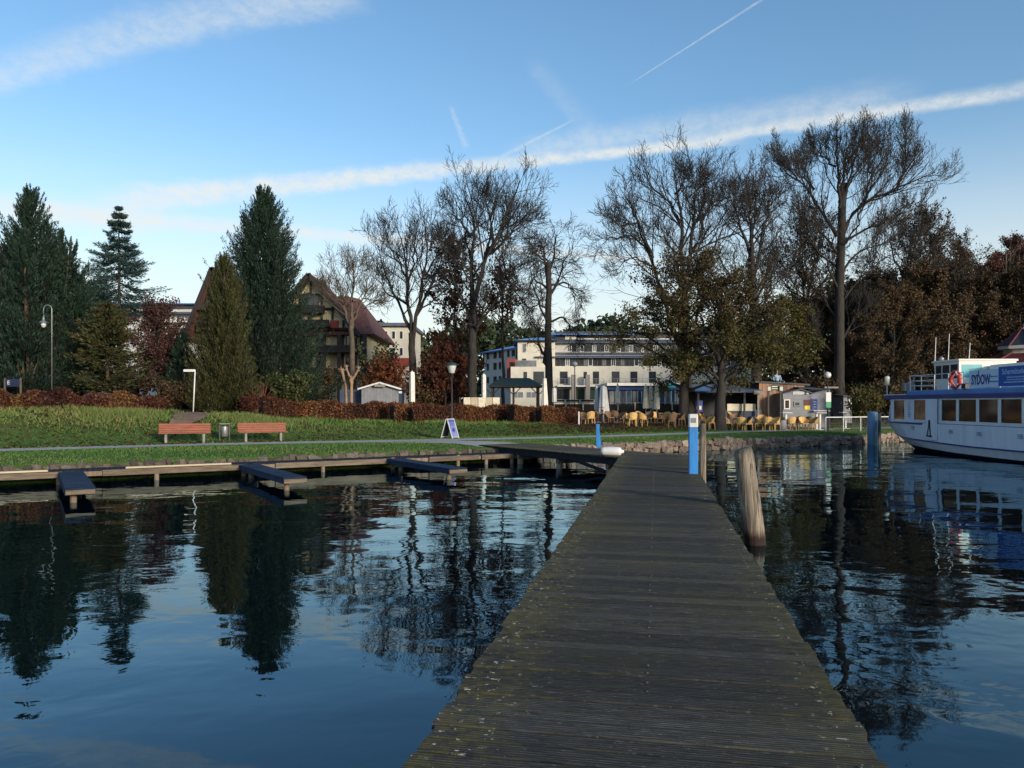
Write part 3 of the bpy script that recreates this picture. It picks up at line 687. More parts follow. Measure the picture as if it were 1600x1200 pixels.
# ------------------------------------------------------------------ benches, bins, signs, lamps
def bench_proto(label, loc, rz):
    q = thing('park_bench', label, 'bench', loc, rz, 'red benches beside the path')
    for i in range(4): MB().cbox(-1.0, 1.0, .23 + i * .022, .262 + i * .022, .43 + i * .098, .515 + i * .098, .008).build('back_slat', M['bench_wood'], q)
    for i in range(4): MB().cbox(-1.0, 1.0, -.22 + i * .108, -.13 + i * .108, .405, .437, .008).build('seat_slat', M['bench_wood'], q)
    for x in (-.72, .72):
        MB().cbox(x - .05, x + .05, -.17, -.07, 0, .40, .01).build('leg', M['concrete'], q)
        MB().cbox(x - .045, x + .045, .10, .18, 0, .40, .01).build('leg', M['dark_metal'], q)
        MB().beam((x, .22, .38), (x, .345, .83), .05, .02).build('back_bracket', M['dark_metal'], q)
        MB().box(x - .03, x + .03, -.2, .24, .372, .402).build('seat_bearer', M['dark_metal'], q)
    return q
p = gp(289, 31.8); bench_proto('red slatted park bench on the left of the litter bin', p, .40)
p = gp(411, 33.0); bench_proto('red slatted park bench on the right of the litter bin', p, .46)
def bin_():
    p = gp(351, 33.2); q = thing('litter_bin', 'grey metal litter bin on a post between the two benches', 'bin', p, .4)
    MB().lathe([(.14, .18), (.155, .2), (.155, .60), (.15, .62), (.02, .63)], 14).build('bucket', M['steel_grey'], q, smooth=True)
    for x in (-.2, .2): MB().box(x - .02, x + .02, -.02, .02, 0, .72).build('post', M['dark_metal'], q)
    MB().cbox(-.22, .22, -.15, .15, .72, .75, .01).build('lid', M['concrete'], q)
bin_()
def a_board():
    p = gp(703, 36.2); q = thing('pavement_sign', 'blue and white A frame sign leaning open beside the lamp post', 'sign', p, 1.0)
    q.scale = (.85, .9, .95)
    for sg in (-1, 1):
        f = MB()
        for x in (-.30, .30): f.beam((x, sg * .38, 0), (x, sg * .03, .98), .035)
        f.beam((-.30, sg * .36, .08), (.30, sg * .36, .08), .03); f.beam((-.30, sg * .035, .96), (.30, sg * .035, .96), .03)
        f.build('frame', M['white_paint'], q)
        MB().slab([(-.28, sg * .345, .11), (.28, sg * .345, .11), (.28, sg * .05, .93), (-.28, sg * .05, .93)], .012).build('board', M['sign_face'] if sg < 0 else M['dark_metal'], q)
    def pt(x, v): return (x, -.345 + .295 * v - .010, .11 + .82 * v + .006)
    MB().slab([pt(-.13, .34), pt(.0, .22), pt(.14, .38), pt(.0, .56)], .006).build('emblem', M['poster_blue'], q)
    MB().slab([pt(-.28, .84), pt(.28, .84), pt(.28, .98), pt(-.28, .98)], .006).build('header', M['sign_blue'], q)
    for v in (.66, .74): MB().slab([pt(-.2, v), pt(.2, v), pt(.2, v + .03), pt(-.2, v + .03)], .006).build('text_line', M['sign_navy'], q)
a_board()
def lantern(px_, D, top, label):
    p = gp(px_, D); H = at(px_, top, D).z - p.z; q = thing('street_lamp', label, 'lamp', p)
    MB().tube([(0, 0, 0), (0, 0, .9), (0, 0, .95), (0, 0, H - .52)], [.06, .06, .04, .035], 10).build('pole', M['dark_metal'], q, smooth=True)
    MB().lathe([(.10, H - .52), (.14, H - .49), (.235, H - .12), (.235, H - .10)], 12).build('lantern_glass', M['lamp_glass'], q, smooth=True)
    MB().lathe([(.34, H - .12), (.33, H - .07), (.20, H - .02), (.06, H + .03), (.02, H + .06)], 14).build('lamp_hood', M['green_roof'], q, smooth=True)
    MB().lathe([(.06, H - .60), (.11, H - .56), (.11, H - .52)], 12).build('collar', M['dark_metal'], q, smooth=True)
    return q
lantern(706, 38.4, 567, 'green hooded park lamp standing beside the A frame sign')
def globe_lamp(px_, D, top, label):
    p = gp(px_, D); H = at(px_, top, D).z - p.z; q = thing('street_lamp', label, 'lamp', p)
    MB().tube([(0, 0, 0), (0, 0, H - .4)], .035, 8).build('pole', M['dark_metal'], q, smooth=True)
    MB().lathe([(.05, H - .42), (.18, H - .36), (.24, H - .22), (.19, H - .07), (.05, H)], 14).build('globe', M['lamp_glass'], q, smooth=True)
globe_lamp(1293, 50.5, 581, 'round globe lamp beside the big trunk at the grey kiosk')
globe_lamp(898, 62, 565, 'slim globe lamp on a tall pole in front of the cream hotel')
def crook_lamp():
    D = 41; p = gp(81, D); q = thing('street_lamp', 'tall shepherd crook lamp in front of the dark cypress', 'lamp', p)
    H = at(81, 483, D).z - p.z; r = .22
    pts = [(0, 0, 0), (0, 0, H)] + [(-r + r * math.cos(a), 0, H + r * math.sin(a)) for a in np.linspace(.4, math.pi, 7)] + [(-2 * r, 0, H - .35)]
    MB().tube(pts, .028, 8).build('pole', M['steel_grey'], q, smooth=True)
    MB().tube([(0, 0, 0), (0, 0, .5)], .06, 8).build('pole_base', M['steel_grey'], q, smooth=True)
    MB().lathe([(.025, -.32), (.06, -.5), (.07, -.62), (.24, -.72), (.25, -.74), (.16, -.70), (.03, -.68)], 14).build('lamp_shade', M['steel_grey'], q, (-2 * r, 0, H), smooth=True)
    MB().lathe([(.02, -1.0), (.10, -.95), (.13, -.82), (.13, -.73), (.02, -.71)], 12).build('bulb_globe', M['lamp_glass'], q, (-2 * r, 0, H), smooth=True)
crook_lamp()
def finger_post():
    D = 41.5; p = gp(304, D); H = at(304, 578, D).z - p.z; q = thing('street_sign', 'white direction sign with one arm on a leaning white post', 'sign', p)
    MB().tube([(-.08, 0, 0), (.03, 0, H)], .035, 8).build('post', M['white_paint'], q, smooth=True)
    MB().cbox(-.58, .06, -.055, -.04, H - .10, H + .03, .004).build('arm', M['white_paint'], q)
finger_post()
def stop_sign():
    D = 45.5; p = gp(1294, D); zt = at(0, 613, D).z - p.z; zb = at(0, 637, D).z - p.z; q = thing('notice_post', 'white and green notice board on a dark post beside the grey kiosk', 'sign', p)
    MB().tube([(0, 0, 0), (0, 0, zt + .1)], .03, 8).build('post', M['dark_metal'], q, smooth=True)
    w_ = .15; zm = zb + (zt - zb) * .38
    MB().cbox(-w_, w_, -.06, -.035, zm + .003, zt, .004).build('board', M['white_paint'], q)
    MB().cbox(-w_, w_, -.06, -.035, zb, zm, .004).build('board', M['sign_green'], q)
stop_sign()
def park_board():
    D = 44; p = gp(20, D); q = thing('information_board', 'dark blue information board with one white letter behind the left hedge', 'sign', p)
    a = at(10, 592, D); b_ = at(32, 604, D); zt = a.z - p.z; zb = b_.z - p.z; hw = (b_.x - a.x) / 2
    for x in (-hw - .05, hw + .05): MB().tube([(x, 0, 0), (x, 0, zt + .05)], .06, 8).build('post', M['bark_pale'], q, smooth=True)
    MB().cbox(-hw, hw, -.03, .03, zb, zt, .005).build('board', M['sign_navy'], q)
    text_obj('E', .32, M['white_paint'], q, (-hw + .1, -.036, zb + .12), 'letter')
def text_obj(body, size, m, parent, loc, name, rot=(math.pi / 2, 0, 0), bold=0.0, sx=1.0, extrude=.004):
    c = bpy.data.curves.new(name, 'FONT'); c.body = body; c.size = size; c.offset = bold; c.extrude = extrude; c.resolution_u = 3
    tmp = bpy.data.objects.new('tmp', c); COL.objects.link(tmp)
    dg = bpy.context.evaluated_depsgraph_get(); me = bpy.data.meshes.new_from_object(tmp.evaluated_get(dg))
    bpy.data.objects.remove(tmp); me.materials.clear(); me.materials.append(m)
    return link(name, me, parent, loc, rot, (sx, 1, 1))
park_board()

# ------------------------------------------------------------------ passenger boat
def boat():
    q = thing('passenger_boat', 'white and blue passenger boat with advertising banners moored on the right', 'boat', (20.9, 30.0, 0))
    def hb(y, full, ystart, yend, pw): return full if y <= ystart else max(full * (1 - ((y - ystart) / (yend - ystart)) ** pw), 0.0)
    ys = [-14, -13, -6, 0, 3, 5, 6.5, 7.5, 8.5, 9.3, 10, 10.7, 11.3, 11.8, 12.2]
    def loft(rows, name, m):
        """rows: list over y of lists of (halfbeam, z, rake); mirrored to a closed shell"""
        n = len(rows[0]); vs = []; fs = []
        for y, r in zip(ys, rows):
            vs += [(-b_, y - k_ * rk(y), z) for b_, z, k_ in r] + [(b_, y - k_ * rk(y), z) for b_, z, k_ in reversed(r)]
        k = 2 * n
        for i in range(len(rows) - 1):
            for j in range(k): l = (j + 1) % k; fs.append((i * k + j, i * k + l, i * k + k + l, i * k + k + j))
        fs += [tuple(range(k)), tuple(range((len(rows) - 1) * k, len(rows) * k))]
        return MB().add(vs, fs).build(name, m, q)
    rk = lambda y: max(0.0, (y - 6) / 6.2) ** 1.8
    zc = lambda y: .46 + .42 * max(0, (y - 1) / 11.2) ** 1.6
    zd = lambda y: 1.34 + .10 * max(0, (y - 5) / 7) ** 1.5
    bd = lambda y: hb(y, 2.1, 6.5, 12.25, 2.3); bc = lambda y: hb(y, 2.06, 5.5, 12.25, 2.0); bw = lambda y: hb(y, 1.9, 4, 12.25, 1.9); bk = lambda y: hb(y, 1.3, 1, 12.22, 1.7)
    loft([[(max(bc(y), .01), zc(y), 1.0), (max(bd(y), .02), zd(y), 0.0)] for y in ys], 'hull', M['hull_white'])
    loft([[(max(bw(y), .004), .10 + .30 * max(0, (y - 2) / 10), 2.2), (max(bc(y) - .01, .008), zc(y) - .004, 1.0)] for y in ys], 'lower_hull', M['hull_white'])
    loft([[(max(bk(y), .003), -.5 + .3 * max(0, (y - 2) / 10), 3.6), (max(bw(y) - .02, .003), .098 + .30 * max(0, (y - 2) / 10), 2.2)] for y in ys], 'hull_bottom', M['boot_dark'])
    def strip(f, zf, w_, h, name, m, y0=-14, y1=12.2, kk=0.0):
        pl = [y for y in np.linspace(y0, y1, 30)]
        for sgn in (-1, 1):
            MB().tube([(sgn * (f(y) + w_), y - kk * rk(y), zf(y)) for y in pl], h, 6).build(name, m, q)
    strip(bc, zc, .01, .035, 'chine_rail', M['hull_blue'], y1=12.1, kk=1.0)
    strip(bd, lambda y: zd(y) - .03, .015, .04, 'rubbing_strake', M['hull_blue'], y0=5.2, y1=12.1)
    MB().add([(-max(bd(y), .02) + .02, y, zd(y) + .012) for y in ys] + [(max(bd(y), .02) - .02, y, zd(y) + .012) for y in ys], [(i, i + 1, len(ys) + i + 1, len(ys) + i) for i in range(len(ys) - 1)]).build('deck', M['hull_blue'], q)
    # cabin: side walls built from sill, header and pillars round real window openings
    X0 = 2.04; z0, z1 = 1.36, 2.46
    wins = [(6.9, 7.9, 'pane_tan'), (4.95, 6.0, 'pane_tan'), (2.6, 3.7, 'pane_brown'), (1.2, 2.4, 'pane_brown'), (-.2, 1.0, 'pane_brown'), (-1.6, -.4, 'pane_brown'), (-3.0, -1.8, 'pane_brown'), (-4.4, -3.2, 'pane_brown'), (-5.8, -4.6, 'pane_brown'), (-7.2, -6.0, 'pane_brown')]
    zs0, zs1 = 1.47, 2.41
    for sgn in (-1, 1):
        w_ = MB()
        xa, xb = sorted((sgn * X0, sgn * (X0 - .06)))
        w_.box(xa, xb, -13, 8.25, z0, zs0); w_.box(xa, xb, -13, 8.25, zs1, z1)
        yy = [8.25] + [v for a, b_, _ in wins for v in (b_, a)] + [-13]
        for i in range(0, len(yy), 2): w_.box(xa, xb, yy[i + 1], yy[i], zs0, zs1)
        w_.build('cabin_wall', M['hull_white'], q)
        for a, b_, mm in wins:
            fr = MB(); xf0, xf1 = sorted((sgn * (X0 + .012), sgn * (X0 - .03)))
            for c0, c1, d0, d1 in ((a - .05, a, zs0 - .04, zs1 + .03), (b_, b_ + .05, zs0 - .04, zs1 + .03)): fr.box(xf0, xf1, c0, c1, d0, d1)
            fr.box(xf0, xf1, a, b_, zs0 - .04, zs0 + .02); fr.box(xf0, xf1, a, b_, zs1 - .01, zs1 + .03)
            f_ = fr.build('window', M['white_paint'], q)
            xp = sorted((sgn * (X0 - .035), sgn * (X0 - .05)))
            MB().box(xp[0], xp[1], a, b_, zs0 + .02, zs1 - .01).build('pane', M[mm], f_)
    MB().slab([(-2.0, 8.62, 1.42), (2.0, 8.62, 1.42), (1.98, 8.28, 2.46), (-1.98, 8.28, 2.46)], .05).build('front_screen', M['hull_white'], q)
    MB().slab([(-1.7, 8.60, 1.60), (1.7, 8.60, 1.60), (1.7, 8.36, 2.38), (-1.7, 8.36, 2.38)], .02).build('front_window', M['pane_dark'], q)
    MB().box(-2.0, 2.0, -13.06, -13.0, 1.36, 2.46).build('rear_wall', M['hull_white'], q)
    # interior so that the windows look into something
    b = MB(); 
    for y in np.arange(-12, 7, 1.4):
        for x in (-1.2, 1.2): b.box(x - .5, x + .5, y, y + .08, 1.36, 1.9)
    b.build('seat_row', M['maroon'], q)
    MB().cbox(-2.10, 2.10, -13.2, 8.75, 2.462, 2.66, .03).build('roof_band', M['hull_blue'], q)
    MB().cbox(-2.02, 2.02, -13.1, 6.8, 2.662, 2.86, .05).build('roof', M['roof_blue'], q)
    MB().cbox(-2.08, 2.08, 6.9, 8.9, 2.663, 2.70, .01).build('roof_edge', M['white_paint'], q)
    # top deck rail, wheelhouse, banners
    X = -1.92
    r = MB(); posts = [6.6, 5.6, 4.5, 3.4, 2.4]
    for y in posts: r.tube([(X, y, 2.86), (X, y, 3.55)], .022, 6)
    for z in (3.08, 3.31, 3.55): r.tube([(X, 6.6, z), (X, 2.2, z)], .016, 6)
    for z in (3.08, 3.31, 3.55): r.tube([(X, 6.6, z), (1.9, 6.6, z)], .016, 6)
    r.build('railing', M['white_paint'], q)
    MB().cbox(-1.85, -1.35, 7.2, 7.6, 2.86, 3.25, .05).build('anchor_winch', M['steel_grey'], q)
    MB().tube([(-1.75, 6.7, 2.86), (-1.78, 6.5, 3.6)], .05, 8).build('horn', M['steel_grey'], q)
    MB().tube([(-2.0, 8.7, 2.70), (-2.0, 8.7, 3.15)], .02, 6).build('lamp_pole', M['white_paint'], q)
    MB().lathe([(.05, 0), (.10, .05), (.12, .40), (.10, .46), (.02, .47)], 10).build('mast_lamp', M['lens_lamp'], q, (-2.0, 8.7, 3.15), smooth=True)
    # wheelhouse
    wx0, wx1, wy0, wy1, wz0, wz1 = -1.05, 1.5, 4.1, 6.0, 2.86, 4.14
    h = MB(); 
    h.add([(wx0, wy0, wz0), (wx1, wy0, wz0), (wx1, wy1 - .1, wz0), (wx0, wy1 - .1, wz0), (wx0, wy0, wz1), (wx1, wy0, wz1), (wx1, wy1 + .15, wz1), (wx0, wy1 + .15, wz1)],
          [(0, 3, 2, 1), (4, 5, 6, 7), (0, 1, 5, 4), (1, 2, 6, 5), (2, 3, 7, 6), (3, 0, 4, 7)])
    wh = h.build('wheelhouse', M['wheelhouse'], q)
    MB().cbox(wx0 - .06, wx1 + .06, wy0 - .06, wy1 + .25, wz1 + .003, wz1 + .09, .02).build('wheelhouse_roof', M['wheelhouse'], wh)
    for a, b_ in ((5.5, 5.95), (4.85, 5.4), (4.2, 4.75)): MB().box(wx0 - .012, wx0 - .002, a, b_, 3.35, 4.0).build('wheelhouse_window', M['pane_dark'], wh)
    MB().box(wx0 + .12, wx0 + 1.02, wy0 - .012, wy0 - .002, 3.40, 3.98).build('wheelhouse_window', M['teal'], wh)
    MB().box(wx0 + 1.25, wx0 + 1.8, wy0 - .012, wy0 - .002, 3.45, 3.88).build('wheelhouse_window', M['pane_tan'], wh)
    MB().cbox(.2, 1.7, 1.6, 4.0, 2.86, 3.95, .05).build('stair_housing', M['wheelhouse'], q)
    for x, y, z, l in ((-1.05, 6.05, 4.2, 1.15), (-.85, 5.3, 4.2, 1.25), (-.55, 4.2, 4.2, .75)):
        MB().tube([(x, y, z), (x + .05, y, z + l)], [.02, .014], 6).build('antenna', M['white_paint'], q)
    MB().lathe([(.02, 0), (.1, .02), (.12, .1), (.05, .2), (.02, .22)], 10).build('searchlight', M['steel_grey'], q, (-.8, 5.95, 4.24), smooth=True)
    lr = MB(); n, k = 20, 8; vs = []; fs = []
    for i in range(n):
        a = 2 * math.pi * i / n
        for j in range(k):
            c = 2 * math.pi * j / k; rr = .33 + .085 * math.cos(c); vs.append((.085 * math.sin(c), rr * math.cos(a), rr * math.sin(a)))
    for i in range(n):
        for j in range(k): fs.append((i * k + j, ((i + 1) % n) * k + j, ((i + 1) % n) * k + (j + 1) % k, i * k + (j + 1) % k))
    ringo = lr.add(vs, fs).build('life_ring', M['ring_red'], q, (X - .09, 2.75, 3.26), smooth=True)
    for a in range(4):
        th = math.pi / 4 + a * math.pi / 2
        MB().box(-.092, .092, -.1, .1, -.05, .05).build('ring_band', M['white_paint'], ringo, (0, .33 * math.cos(th), .33 * math.sin(th)), (th + math.pi / 2, 0, 0))
    MB().cbox(X - .12, X + .12, 1.98, 2.25, 2.865, 3.08, .02).build('speaker_box', M['black'], q)
    def flat(y0, y1, z_0, z_1, name, m, par, off=.012): return MB().box(X - .03 - off, X - .03 - off + .008, y0, y1, z_0, z_1).build(name, m, par)
    bn = MB().box(X - .036, X, -.08, 1.82, 2.90, 3.60).build('banner', M['banner_pale'], q)
    TR = (math.pi / 2, 0, -math.pi / 2)
    text_obj('SYDOW', .56, M['navy'], bn, (X - .042, 1.66, 3.02), 'lettering', TR, bold=.012, sx=.60)
    yl = MB()
    for p0, p1 in (((1.22, 3.36), (1.15, 3.57)),):
        yl.beam((X - .044, p0[0], p0[1]), (X - .044, p1[0], p1[1]), .006, .05)
    yl.build('lettering', M['navy'], bn)
    def scribble(y0, y1, z, h, m, par, seed):
        rg = random.Random(seed); s_ = MB(); y = y0
        while y > y1:
            wv = rg.uniform(.02, .05); s_.box(X - .044, X - .040, y - wv, y, z, z + h * rg.uniform(.6, 1)); y -= wv + rg.uniform(.012, .03)
        s_.build('small_print', m, par)
    scribble(.46, .02, 3.28, .065, M['letter_blue'], bn, 1); scribble(.46, -.04, 3.08, .065, M['letter_blue'], bn, 2)
    b2 = MB().box(X - .036, X, -4.6, -.10, 2.90, 3.66).build('banner', M['banner_blue'], q)
    text_obj('Scharm\u00fctzelsee', .30, M['banner_pale'], b2, (X - .042, -.32, 3.36), 'lettering', TR, sx=.8)
    scribble(-.6, -2.6, 3.22, .05, M['banner_pale'], b2, 3); scribble(-.6, -2.4, 3.13, .04, M['banner_pale'], b2, 5); scribble(-.42, -3.0, 3.03, .055, M['banner_pale'], b2, 4)
    r2 = MB()
    for y in (-.09, -2.3, -4.6, -7, -9.5, -12): r2.tube([(X + .03, y, 2.86), (X + .03, y, 3.7)], .02, 6)
    r2.tube([(X + .03, 1.9, 3.66), (X + .03, -12, 3.66)], .018, 6)
    r2.build('railing', M['white_paint'], q)
    # gangway fender, vents, name marks on the hull
    fm = MB(); fm.tube([(-2.13, 4.55, 1.45), (-2.16, 4.68, .80)], .022, 6); fm.tube([(-2.13, 4.55, 1.45), (-2.16, 4.42, .80)], .022, 6); fm.tube([(-2.13, 4.55, 1.30), (-2.13, 4.55, 1.50)], .05, 6); fm.tube([(-2.15, 4.75, .78), (-2.15, 4.35, .78)], .03, 6)
    fm.build('fender_frame', M['rubber'], q)
    MB().box(-2.115, -2.102, 3.95, 4.9, .62, 2.44).build('boarding_door', M['hull_white'], q)
    for y, z in ((6.0, 1.05), (2.9, .98), (.9, .95), (-1.6, .95)):
        v = MB()
        for k in range(3): v.box(-2.135, -2.105, y - .13, y + .13, z + k * .06, z + k * .06 + .02)
        v.build('hull_vent', M['letter_blue'], q)
    nm = MB()
    rg = random.Random(9)
    for k in range(9): nm.box(-X0 - .012, -X0 - .002, 6.34 + rg.uniform(0, .05), 6.58, 1.6 + k * .085, 1.6 + k * .085 + rg.uniform(.02, .05))
    nm.build('name_plate', M['letter_blue'], q)
boat()
def quay_rail():
    q = thing('quay_railing', 'grey metal railing with mesh panel on the quay behind the steel pile', 'railing', (0, 0, 0))
    a = at(1290, 652, 45.0); b_ = at(1372, 652, 46.5); b_.z = a.z
    MB().beam(a, b_ + Vector((4, 2, 0)), .05).build('top_rail', M['white_paint'], q)
    low = lambda p: Vector((p.x, p.y, gz(p.x, p.y)))
    for f in (0, .33, .66, 1.0, 1.5, 2.0):
        p = a + (b_ - a) * f; MB().beam(low(p), p, .05).build('post', M['steel_grey'], q)
    ms_ = MB()
    for k in range(1, 60):
        p = a + (b_ - a) * (k / 30); g = low(p); ms_.beam(g + Vector((0, .02, .08)), p - Vector((0, -.02, .04)), .012)
    for k in range(1, 6):
        z = .5 + k * .15; ms_.beam((a.x, a.y + .03, z), (b_.x + (b_.x - a.x), b_.y + (b_.y - a.y) + .03, z), .012)
    ms_.build('mesh_panel', M['dark_metal'], q)['kind'] = 'stuff'
quay_rail()

# ------------------------------------------------------------------ buildings
def window(par, x0, x1, z0, z1, y, fm, pm, bars=0, d=.05, name='window'):
    """a framed opening standing proud of a wall whose face is at y (facing -y)"""
    t = .07; f = MB()
    f.box(x0, x0 + t, y - d, y - .004, z0, z1); f.box(x1 - t, x1, y - d, y - .004, z0, z1)
    f.box(x0 + t, x1 - t, y - d, y - .004, z0, z0 + t); f.box(x0 + t, x1 - t, y - d, y - .004, z1 - t, z1)
    for k in range(bars):
        xm = x0 + (x1 - x0) * (k + 1) / (bars + 1); f.box(xm - .025, xm + .025, y - d, y - .004, z0 + t, z1 - t)
    o = f.build(name, fm, par)
    MB().box(x0 + t, x1 - t, y - .022, y - .006, z0 + t, z1 - t).build('pane', pm, o)
    return o
def hotel():
    D = 125.0; k = D / F; q = thing('hotel', 'large cream hotel with stepped storeys and blue metal roofs behind the café', 'building', (0, D, 0), 0)
    X = lambda p: (p - 800) * k
    Z = lambda y: EYE - (y - HZ) * k
    W = M['cream_wall']
    # stepped blocks, each storey set back behind the one below
    MB().box(X(798), X(1190), 0, 26, 0, Z(573)).build('wall', W, q)
    MB().box(X(836), X(1190), 2.0, 26, Z(573) + .003, Z(554)).build('wall', W, q)
    MB().box(X(809), X(868), 1.4, 22, Z(573) + .003, Z(531)).build('wall', W, q)
    MB().box(X(868) + .004, X(1190), 4.2, 26, Z(548), Z(531)).build('wall', M['grey_wall'], q)
    MB().box(X(872), X(1190), 6.2, 26, Z(527), Z(512)).build('attic_wall', M['dark_band'], q)
    MB().box(X(887), X(907), 6.0, 9, Z(530), Z(517)).build('attic_wall', W, q)
    # roofs
    def pent(x0, x1, y0, y1, z0, z1, name, m): MB().slab([(x0, y0, z0), (x1, y0, z0), (x1, y1, z1), (x0, y1, z1)], .18).build(name, m, q)
    pent(X(836), X(1192), 1.0, 4.6, Z(557), Z(547.5), 'roof', M['slate_roof'])
    pent(X(866), X(1192), 3.2, 6.4, Z(532), Z(524.5), 'roof', M['slate_roof'])
    MB().box(X(866), X(1192), 3.0, 3.16, Z(525), Z(524)).build('gutter', M['white_paint'], q) if False else None
    MB().box(X(905), X(1192), 5.9, 6.1, Z(525.4), Z(524)).build('gutter', M['white_paint'], q)
    pent(X(864), X(1000), 5.0, 12, Z(517), Z(508), 'roof', M['blue_roof'])
    pent(X(1000) + .01, X(1192), 5.2, 12, Z(513), Z(507.5), 'roof', M['dark_band'])
    hip = MB(); a0, a1, b0, b1 = X(803), X(872), .4, 20
    hip.add([(a0, b0, Z(531)), (a1, b0, Z(531)), (a1, b1, Z(531)), (a0, b1, Z(531)), (X(835), 9, Z(520)), (X(862), 9, Z(520))], [(0, 1, 5, 4), (1, 2, 5), (2, 3, 4, 5), (3, 0, 4), (0, 3, 2, 1)])
    hip.build('roof', M['blue_roof'], q)
    MB().box(X(804), X(871), .6, 1.39, Z(532.4), Z(531)).build('eave', M['dark_band'], q)
    # windows
    TB = M['dark_metal']; PD_, PL = M['pane_dark'], M['pane_light']
    for a, b_ in ((818, 823.5), (912, 917)): window(q, X(a), X(b_), Z(591.5), Z(581), 0, TB, PD_)
    for a, b_ in ((833.5, 850), (875, 887), (926.5, 936), (956, 968), (985, 996), (1014, 1025)): window(q, X(a), X(b_), Z(600), Z(580.5), 0, TB, PD_, 1, name='door')
    x = 848
    i = 0
    while x < 1180:
        window(q, X(x), X(x + 7.0), Z(571), Z(558.5), 2.0, M['white_paint'] if i % 5 == 0 else TB, PL if i % 4 == 1 else PD_, i % 2); x += 7.3; i += 1
    x = 890; i = 0
    while x < 1180:
        window(q, X(x), X(x + 6.3), Z(547), Z(536), 4.2, TB if i % 3 else M['white_paint'], PL if i % 4 == 2 else PD_, 1); x += 6.6; i += 1
    for y0, y1 in ((550.5, 535), (573, 559.5)): window(q, X(816), X(822.5), Z(y0), Z(y1), 1.4, TB if y0 > 560 else M['white_paint'], PL if y0 < 560 else PD_)
    for a in (842, 852, 873, 880): window(q, X(a), X(a + 5), Z(570), Z(560), 1.4 if a < 868 else 2.0, TB, PD_) if a < 800 else None
    # balcony slabs, glass rails, terrace parapet
    def rail(x0, x1, y, z, h=1.05):
        r = MB(); n = max(2, int((x1 - x0) / 1.2))
        for i in range(n + 1): xx = x0 + (x1 - x0) * i / n; r.box(xx - .03, xx + .03, y - .03, y + .03, z, z + h)
        r.box(x0, x1, y - .04, y + .04, z + h + .002, z + h + .06)
        for j in range(1, 4): r.box(x0, x1, y - .012, y + .012, z + h * j / 4, z + h * j / 4 + .03)
        r.build('balcony_rail', M['steel_grey'], q)
    rail(X(805), X(838), .3, Z(573)); MB().box(X(806), X(838), .26, .28, Z(573) + .02, Z(573) + 1.0).build('glass_rail', M['pane_light'], q)
    MB().box(X(870), X(942), -1.5, -.003, Z(604.5), Z(602.5)).build('balcony', M['white_paint'], q); rail(X(870), X(942), -1.4, Z(602.5))
    MB().box(X(950), X(1040), -1.5, -.003, Z(604.5), Z(602.5)).build('balcony', M['white_paint'], q); rail(X(950), X(1040), -1.4, Z(602.5))
    # ground floor
    for a, b_ in ((870, 889), (900, 914), (921, 935), (938, 950)): window(q, X(a), X(b_), Z(624), Z(608), 0, M['dark_band'], PD_ if a == 870 else M['dark_green'], 1, name='ground_floor_window')
    for a in (895, 917): MB().cbox(X(a) - .35, X(a) + .35, -1.6, -.9, 0, Z(586), .05).build('pillar', M['concrete'], q)
    for a, b_ in ((800, 818), (822, 838)): window(q, X(a), X(b_), Z(622), Z(612), 0, M['white_paint'], PL, 1, name='ground_floor_window')
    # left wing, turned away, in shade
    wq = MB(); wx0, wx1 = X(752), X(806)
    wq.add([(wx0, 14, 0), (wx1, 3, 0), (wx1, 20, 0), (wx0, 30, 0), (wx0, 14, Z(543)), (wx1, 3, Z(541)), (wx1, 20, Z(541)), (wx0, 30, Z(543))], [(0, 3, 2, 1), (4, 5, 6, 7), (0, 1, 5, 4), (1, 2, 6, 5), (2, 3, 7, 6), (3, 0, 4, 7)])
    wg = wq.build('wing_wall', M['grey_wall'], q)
    MB().slab([(wx0 - 1, 13, Z(543)), (wx1 + .5, 2, Z(541)), (wx1 + .5, 12, Z(530)), (wx0 + 3, 22, Z(533))], .2).build('roof', M['blue_roof'], q)
    for fx in (.12, .36, .52, .78, .93):
        for zz0, zz1 in ((573, 562), (554, 544.5), (595, 585)):
            xx = wx0 + (wx1 - wx0) * fx; yy = 14 - 11 * fx
            ww = .75 if fx not in (.36, .93) else 1.1
            d = Vector((wx1 - wx0, -11, 0)).normalized(); a = Vector((xx, yy, 0)) - d * ww / 2 - Vector((.13, .6, 0)) * .12
            b_ = MB(); zt, zb = Z(zz1), Z(zz0)
            b_.beam((a.x, a.y, zb), (a.x, a.y, zt), .09); e = a + d * ww; b_.beam((e.x, e.y, zb), (e.x, e.y, zt), .09); b_.beam((a.x, a.y, zt), (e.x, e.y, zt), .09); b_.beam((a.x, a.y, zb), (e.x, e.y, zb), .09)
            o = b_.build('window', M['dark_metal'], q)
            MB().slab([(a.x + .01, a.y + .03, zb), (e.x, e.y + .03, zb), (e.x, e.y + .03, zt), (a.x, a.y + .03, zt)], .03).build('pane', M['pane_dark'], o)
    MB().box(X(792), X(808), 1.2, 1.39, Z(590), Z(560)).build('red_panel', M['red_wall'], q)
    window(q, X(796), X(801), Z(577), Z(565), 1.2, TB, PD_)
hotel()
